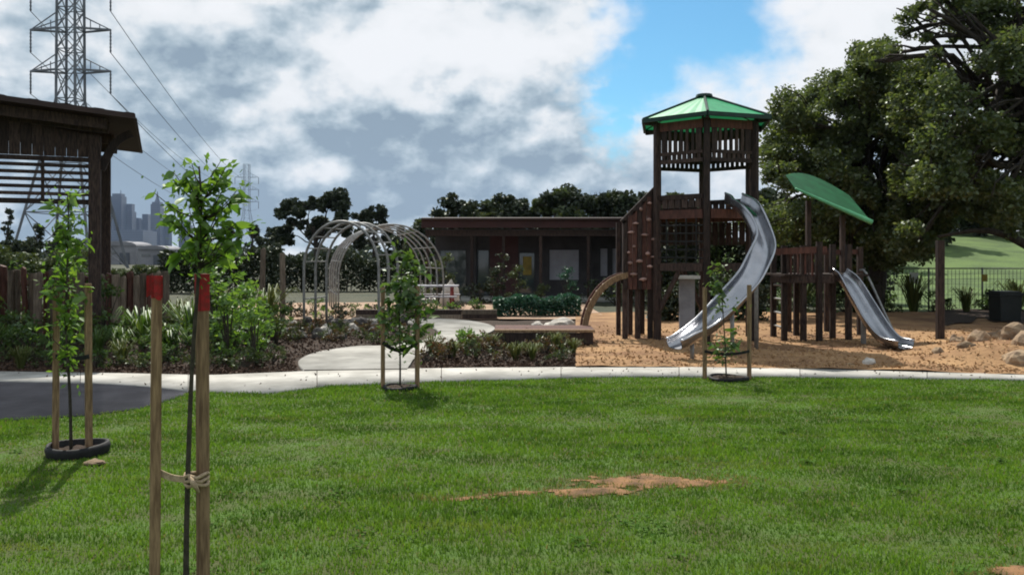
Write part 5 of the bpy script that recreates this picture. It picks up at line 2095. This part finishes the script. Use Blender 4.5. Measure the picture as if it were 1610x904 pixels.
def tie(p0, p1, sag, w, m, label, knot=None, name='tree_tie'):
    p0, p1 = Vector(p0), Vector(p1)
    t = thing(name, label, 'strap', p0, 'ties between stakes and saplings')
    pts = []
    for i in range(13):
        u = i / 12
        q = p0.lerp(p1, u)
        q.z -= sag * 4 * u * (1 - u)
        pts.append(q)
    mb = MB()
    for a, b in zip(pts, pts[1:]):
        mb.bar(a, b + (b - a) * .05, .006, w)
    mb.build('band', M[m], t)
    if knot is not None:
        k, rr = knot
        mk = MB()
        n = 16
        for zz in (-.018, 0.0, .018):
            ring = [Vector(k) + Vector((math.cos(2 * math.pi * i / n) * rr, math.sin(2 * math.pi * i / n) * rr, zz + .006 * math.sin(i * 1.7 + zz * 90))) for i in range(n)]
            mk.tube(ring, .008, 6, closed=True)
        mk.tube([Vector(k) + Vector((-.01, -rr - .006, .02)), Vector(k) + Vector((.012, -rr - .022, 0)), Vector(k) + Vector((.03, -rr - .006, -.045))], [.008, .012, .006], 6)
        mk.build('knot', M[m], t, smooth=True)
    return t


kp = P(318, 752, YF + .06)
tie(P(300, 752, YF), P(250, 742, YF - .01), .012, .026, 'hessian', 'hessian tie knotted round the right foreground stake and the sapling', knot=(P(309, 752, YF + .03), .046))

# left sapling in its black ring
def ring(px, py, w, label, seed, hgt=.07):
    p = G(px, py)
    t = thing('watering_ring', label, 'tree ring', (p.x, p.y, 0), 'black rings round the saplings')
    mb = MB()
    n = 36
    prof = [(1.0, 0), (1.05, hgt * .6), (1.0, hgt), (.90, hgt), (.86, 0)]
    vs = []
    for k in range(n):
        a = 2 * math.pi * k / n
        wob = 1 + .03 * math.sin(3 * a + seed)
        for rr, z in prof:
            vs.append(p + Vector((math.cos(a) * rr * w / 2 * wob, math.sin(a) * rr * w / 2 * wob, z + .008 * math.sin(2 * a + seed))))
    m_ = len(prof)
    mb.add(vs, [(k * m_ + q, ((k + 1) % n) * m_ + q, ((k + 1) % n) * m_ + q + 1, k * m_ + q + 1) for k in range(n) for q in range(m_ - 1)])
    mb.build('rim', M['black'], t, smooth=True)
    V, F = [tuple(p + Vector((0, 0, .05)))], []
    for k in range(n):
        a = 2 * math.pi * k / n
        V.append(tuple(p + Vector((math.cos(a) * .44 * w, math.sin(a) * .44 * w, .030 + .01 * math.sin(k * 2.3)))))
    d = MB()
    d.v = V
    d.f = [(0, 1 + k, 1 + (k + 1) % n) for k in range(n)]
    d.build('mulch', M['mulch'], t, smooth=True)
    return t


YL = G(112, 714).y
ring(122, 713, .46, 'black ring round the left sapling at the asphalt edge', 1.0, .085)
o = rock(150, 729, .16, .04, 'rock', 'small tan stone lying against the black ring of the left sapling', None, 590)
tr = [P(112, 716, YL), P(110, 620, YL), P(104, 520, YL), P(106, 420, YL), P(108, 345, YL), P(106, 306, YL)]
sapling('leafy young tree with two plain stakes at the left beside the asphalt', tr, .014,
        [(106, 320, 26, 18), (100, 352, 28, 18), (112, 386, 26, 18), (98, 420, 26, 22), (110, 460, 26, 22), (96, 500, 24, 22), (106, 545, 22, 20)], .085, 290, 'leaf_lime', 802)
stake(87, 452, YL + .02, .048, 'left stake of the left sapling, standing in the black ring', lean=.01, rz=.4)
stake(140, 446, YL + .03, .050, 'right stake of the left sapling, standing beside the black ring', lean=-.008, rz=.7)
tie(P(87, 560, YL), P(140, 560, YL), .02, .035, 'strap', 'dark strap tying the left sapling between its stakes')

# middle sapling
YM = G(628, 611).y
ring(629, 612, .40, 'black ring round the middle sapling before the pale path', 2.2, .05)
tr = [P(629, 612, YM), P(629, 560, YM), P(628, 500, YM), P(631, 430, YM), P(633, 384, YM)]
sapling('young green tree with two stakes in the middle, in front of the arbour', tr, .013,
        [(634, 398, 18, 16), (640, 428, 30, 18), (632, 455, 36, 20), (650, 482, 26, 16), (614, 500, 22, 18), (636, 526, 28, 18), (664, 512, 18, 14)], .13, 280, 'leaf_mid', 803)
stake(602, 452, YM, .048, 'left stake of the middle sapling, before the pale garden path', rz=.3)
stake(656, 450, YM + .02, .048, 'right stake of the middle sapling, before the pale garden path', rz=.5)
tie(P(602, 538, YM - .03), P(656, 538, YM - .03), .10, .045, 'strap', 'dark sagging strap between the stakes of the middle sapling')

# right sapling
YR = G(1145, 597).y
ring(1145, 597, .50, 'black ring round the right sapling in front of the curved slide', 3.1, .05)
tr = [P(1142, 598, YR), P(1140, 540, YR), P(1136, 480, YR), P(1134, 415, YR)]
sapling('sparse young tree with two stakes in front of the curved slide', tr, .011,
        [(1134, 425, 14, 16), (1128, 455, 16, 16), (1140, 470, 18, 16), (1140, 545, 26, 18), (1158, 530, 14, 14)], .10, 130, 'leaf_mid', 804)
stake(1108, 452, YR, .046, 'left stake of the right sapling in front of the curved slide', rz=.3)
stake(1178, 448, YR + .02, .046, 'right stake of the right sapling in front of the curved slide', rz=.6)
tie(P(1108, 552, YR - .03), P(1178, 552, YR - .03), .04, .035, 'strap', 'dark strap between the stakes of the right sapling')

# ------------------------------------------------------------------ air
hz = MB().box((0, 1920, 160), (5900, 4100, 324)).build('haze', None)
m = bpy.data.materials.new('haze_air')
m.use_nodes = True
w = NT(m.node_tree)
pv = w.n('ShaderNodeVolumePrincipled', ins={'Color': (0.50, 0.66, 0.95, 1), 'Density': 0.00005, 'Anisotropy': 0.2})
out = w.n('ShaderNodeOutputMaterial')
m.node_tree.links.new(pv.outputs[0], out.inputs['Volume'])
hz.data.materials.append(m)
hz['kind'] = 'stuff'

# look-alikes: tell them apart by their order across the picture
ORD = ['leftmost', 'second', 'third', 'fourth', 'fifth', 'sixth', 'seventh', 'eighth', 'ninth', 'tenth', 'eleventh', 'twelfth', 'thirteenth', 'fourteenth', 'fifteenth', 'sixteenth', 'seventeenth', 'eighteenth', 'nineteenth', 'twentieth', 'twenty-first', 'twenty-second', 'twenty-third', 'twenty-fourth'] + ['twenty-' + q for q in ('fifth', 'sixth', 'seventh', 'eighth', 'ninth')] + ['thirtieth'] + ['thirty-' + q for q in ('first', 'second', 'third', 'fourth', 'fifth', 'sixth', 'seventh', 'eighth', 'ninth')]
by = {}
for o in scene.objects:
    if o.parent is None and 'label' in o and 'category' in o:
        by.setdefault(o['label'], []).append(o)
for lab, os_ in by.items():
    if len(os_) > 1:
        os_.sort(key=lambda o: o.location.x / max(1.0, o.location.y))
        n = len(os_)
        for k, o in enumerate(os_):
            where = 'leftmost' if k == 0 else ('rightmost' if k == n - 1 else ORD[k] + ' from left')
            o['label'] = lab + ', ' + where
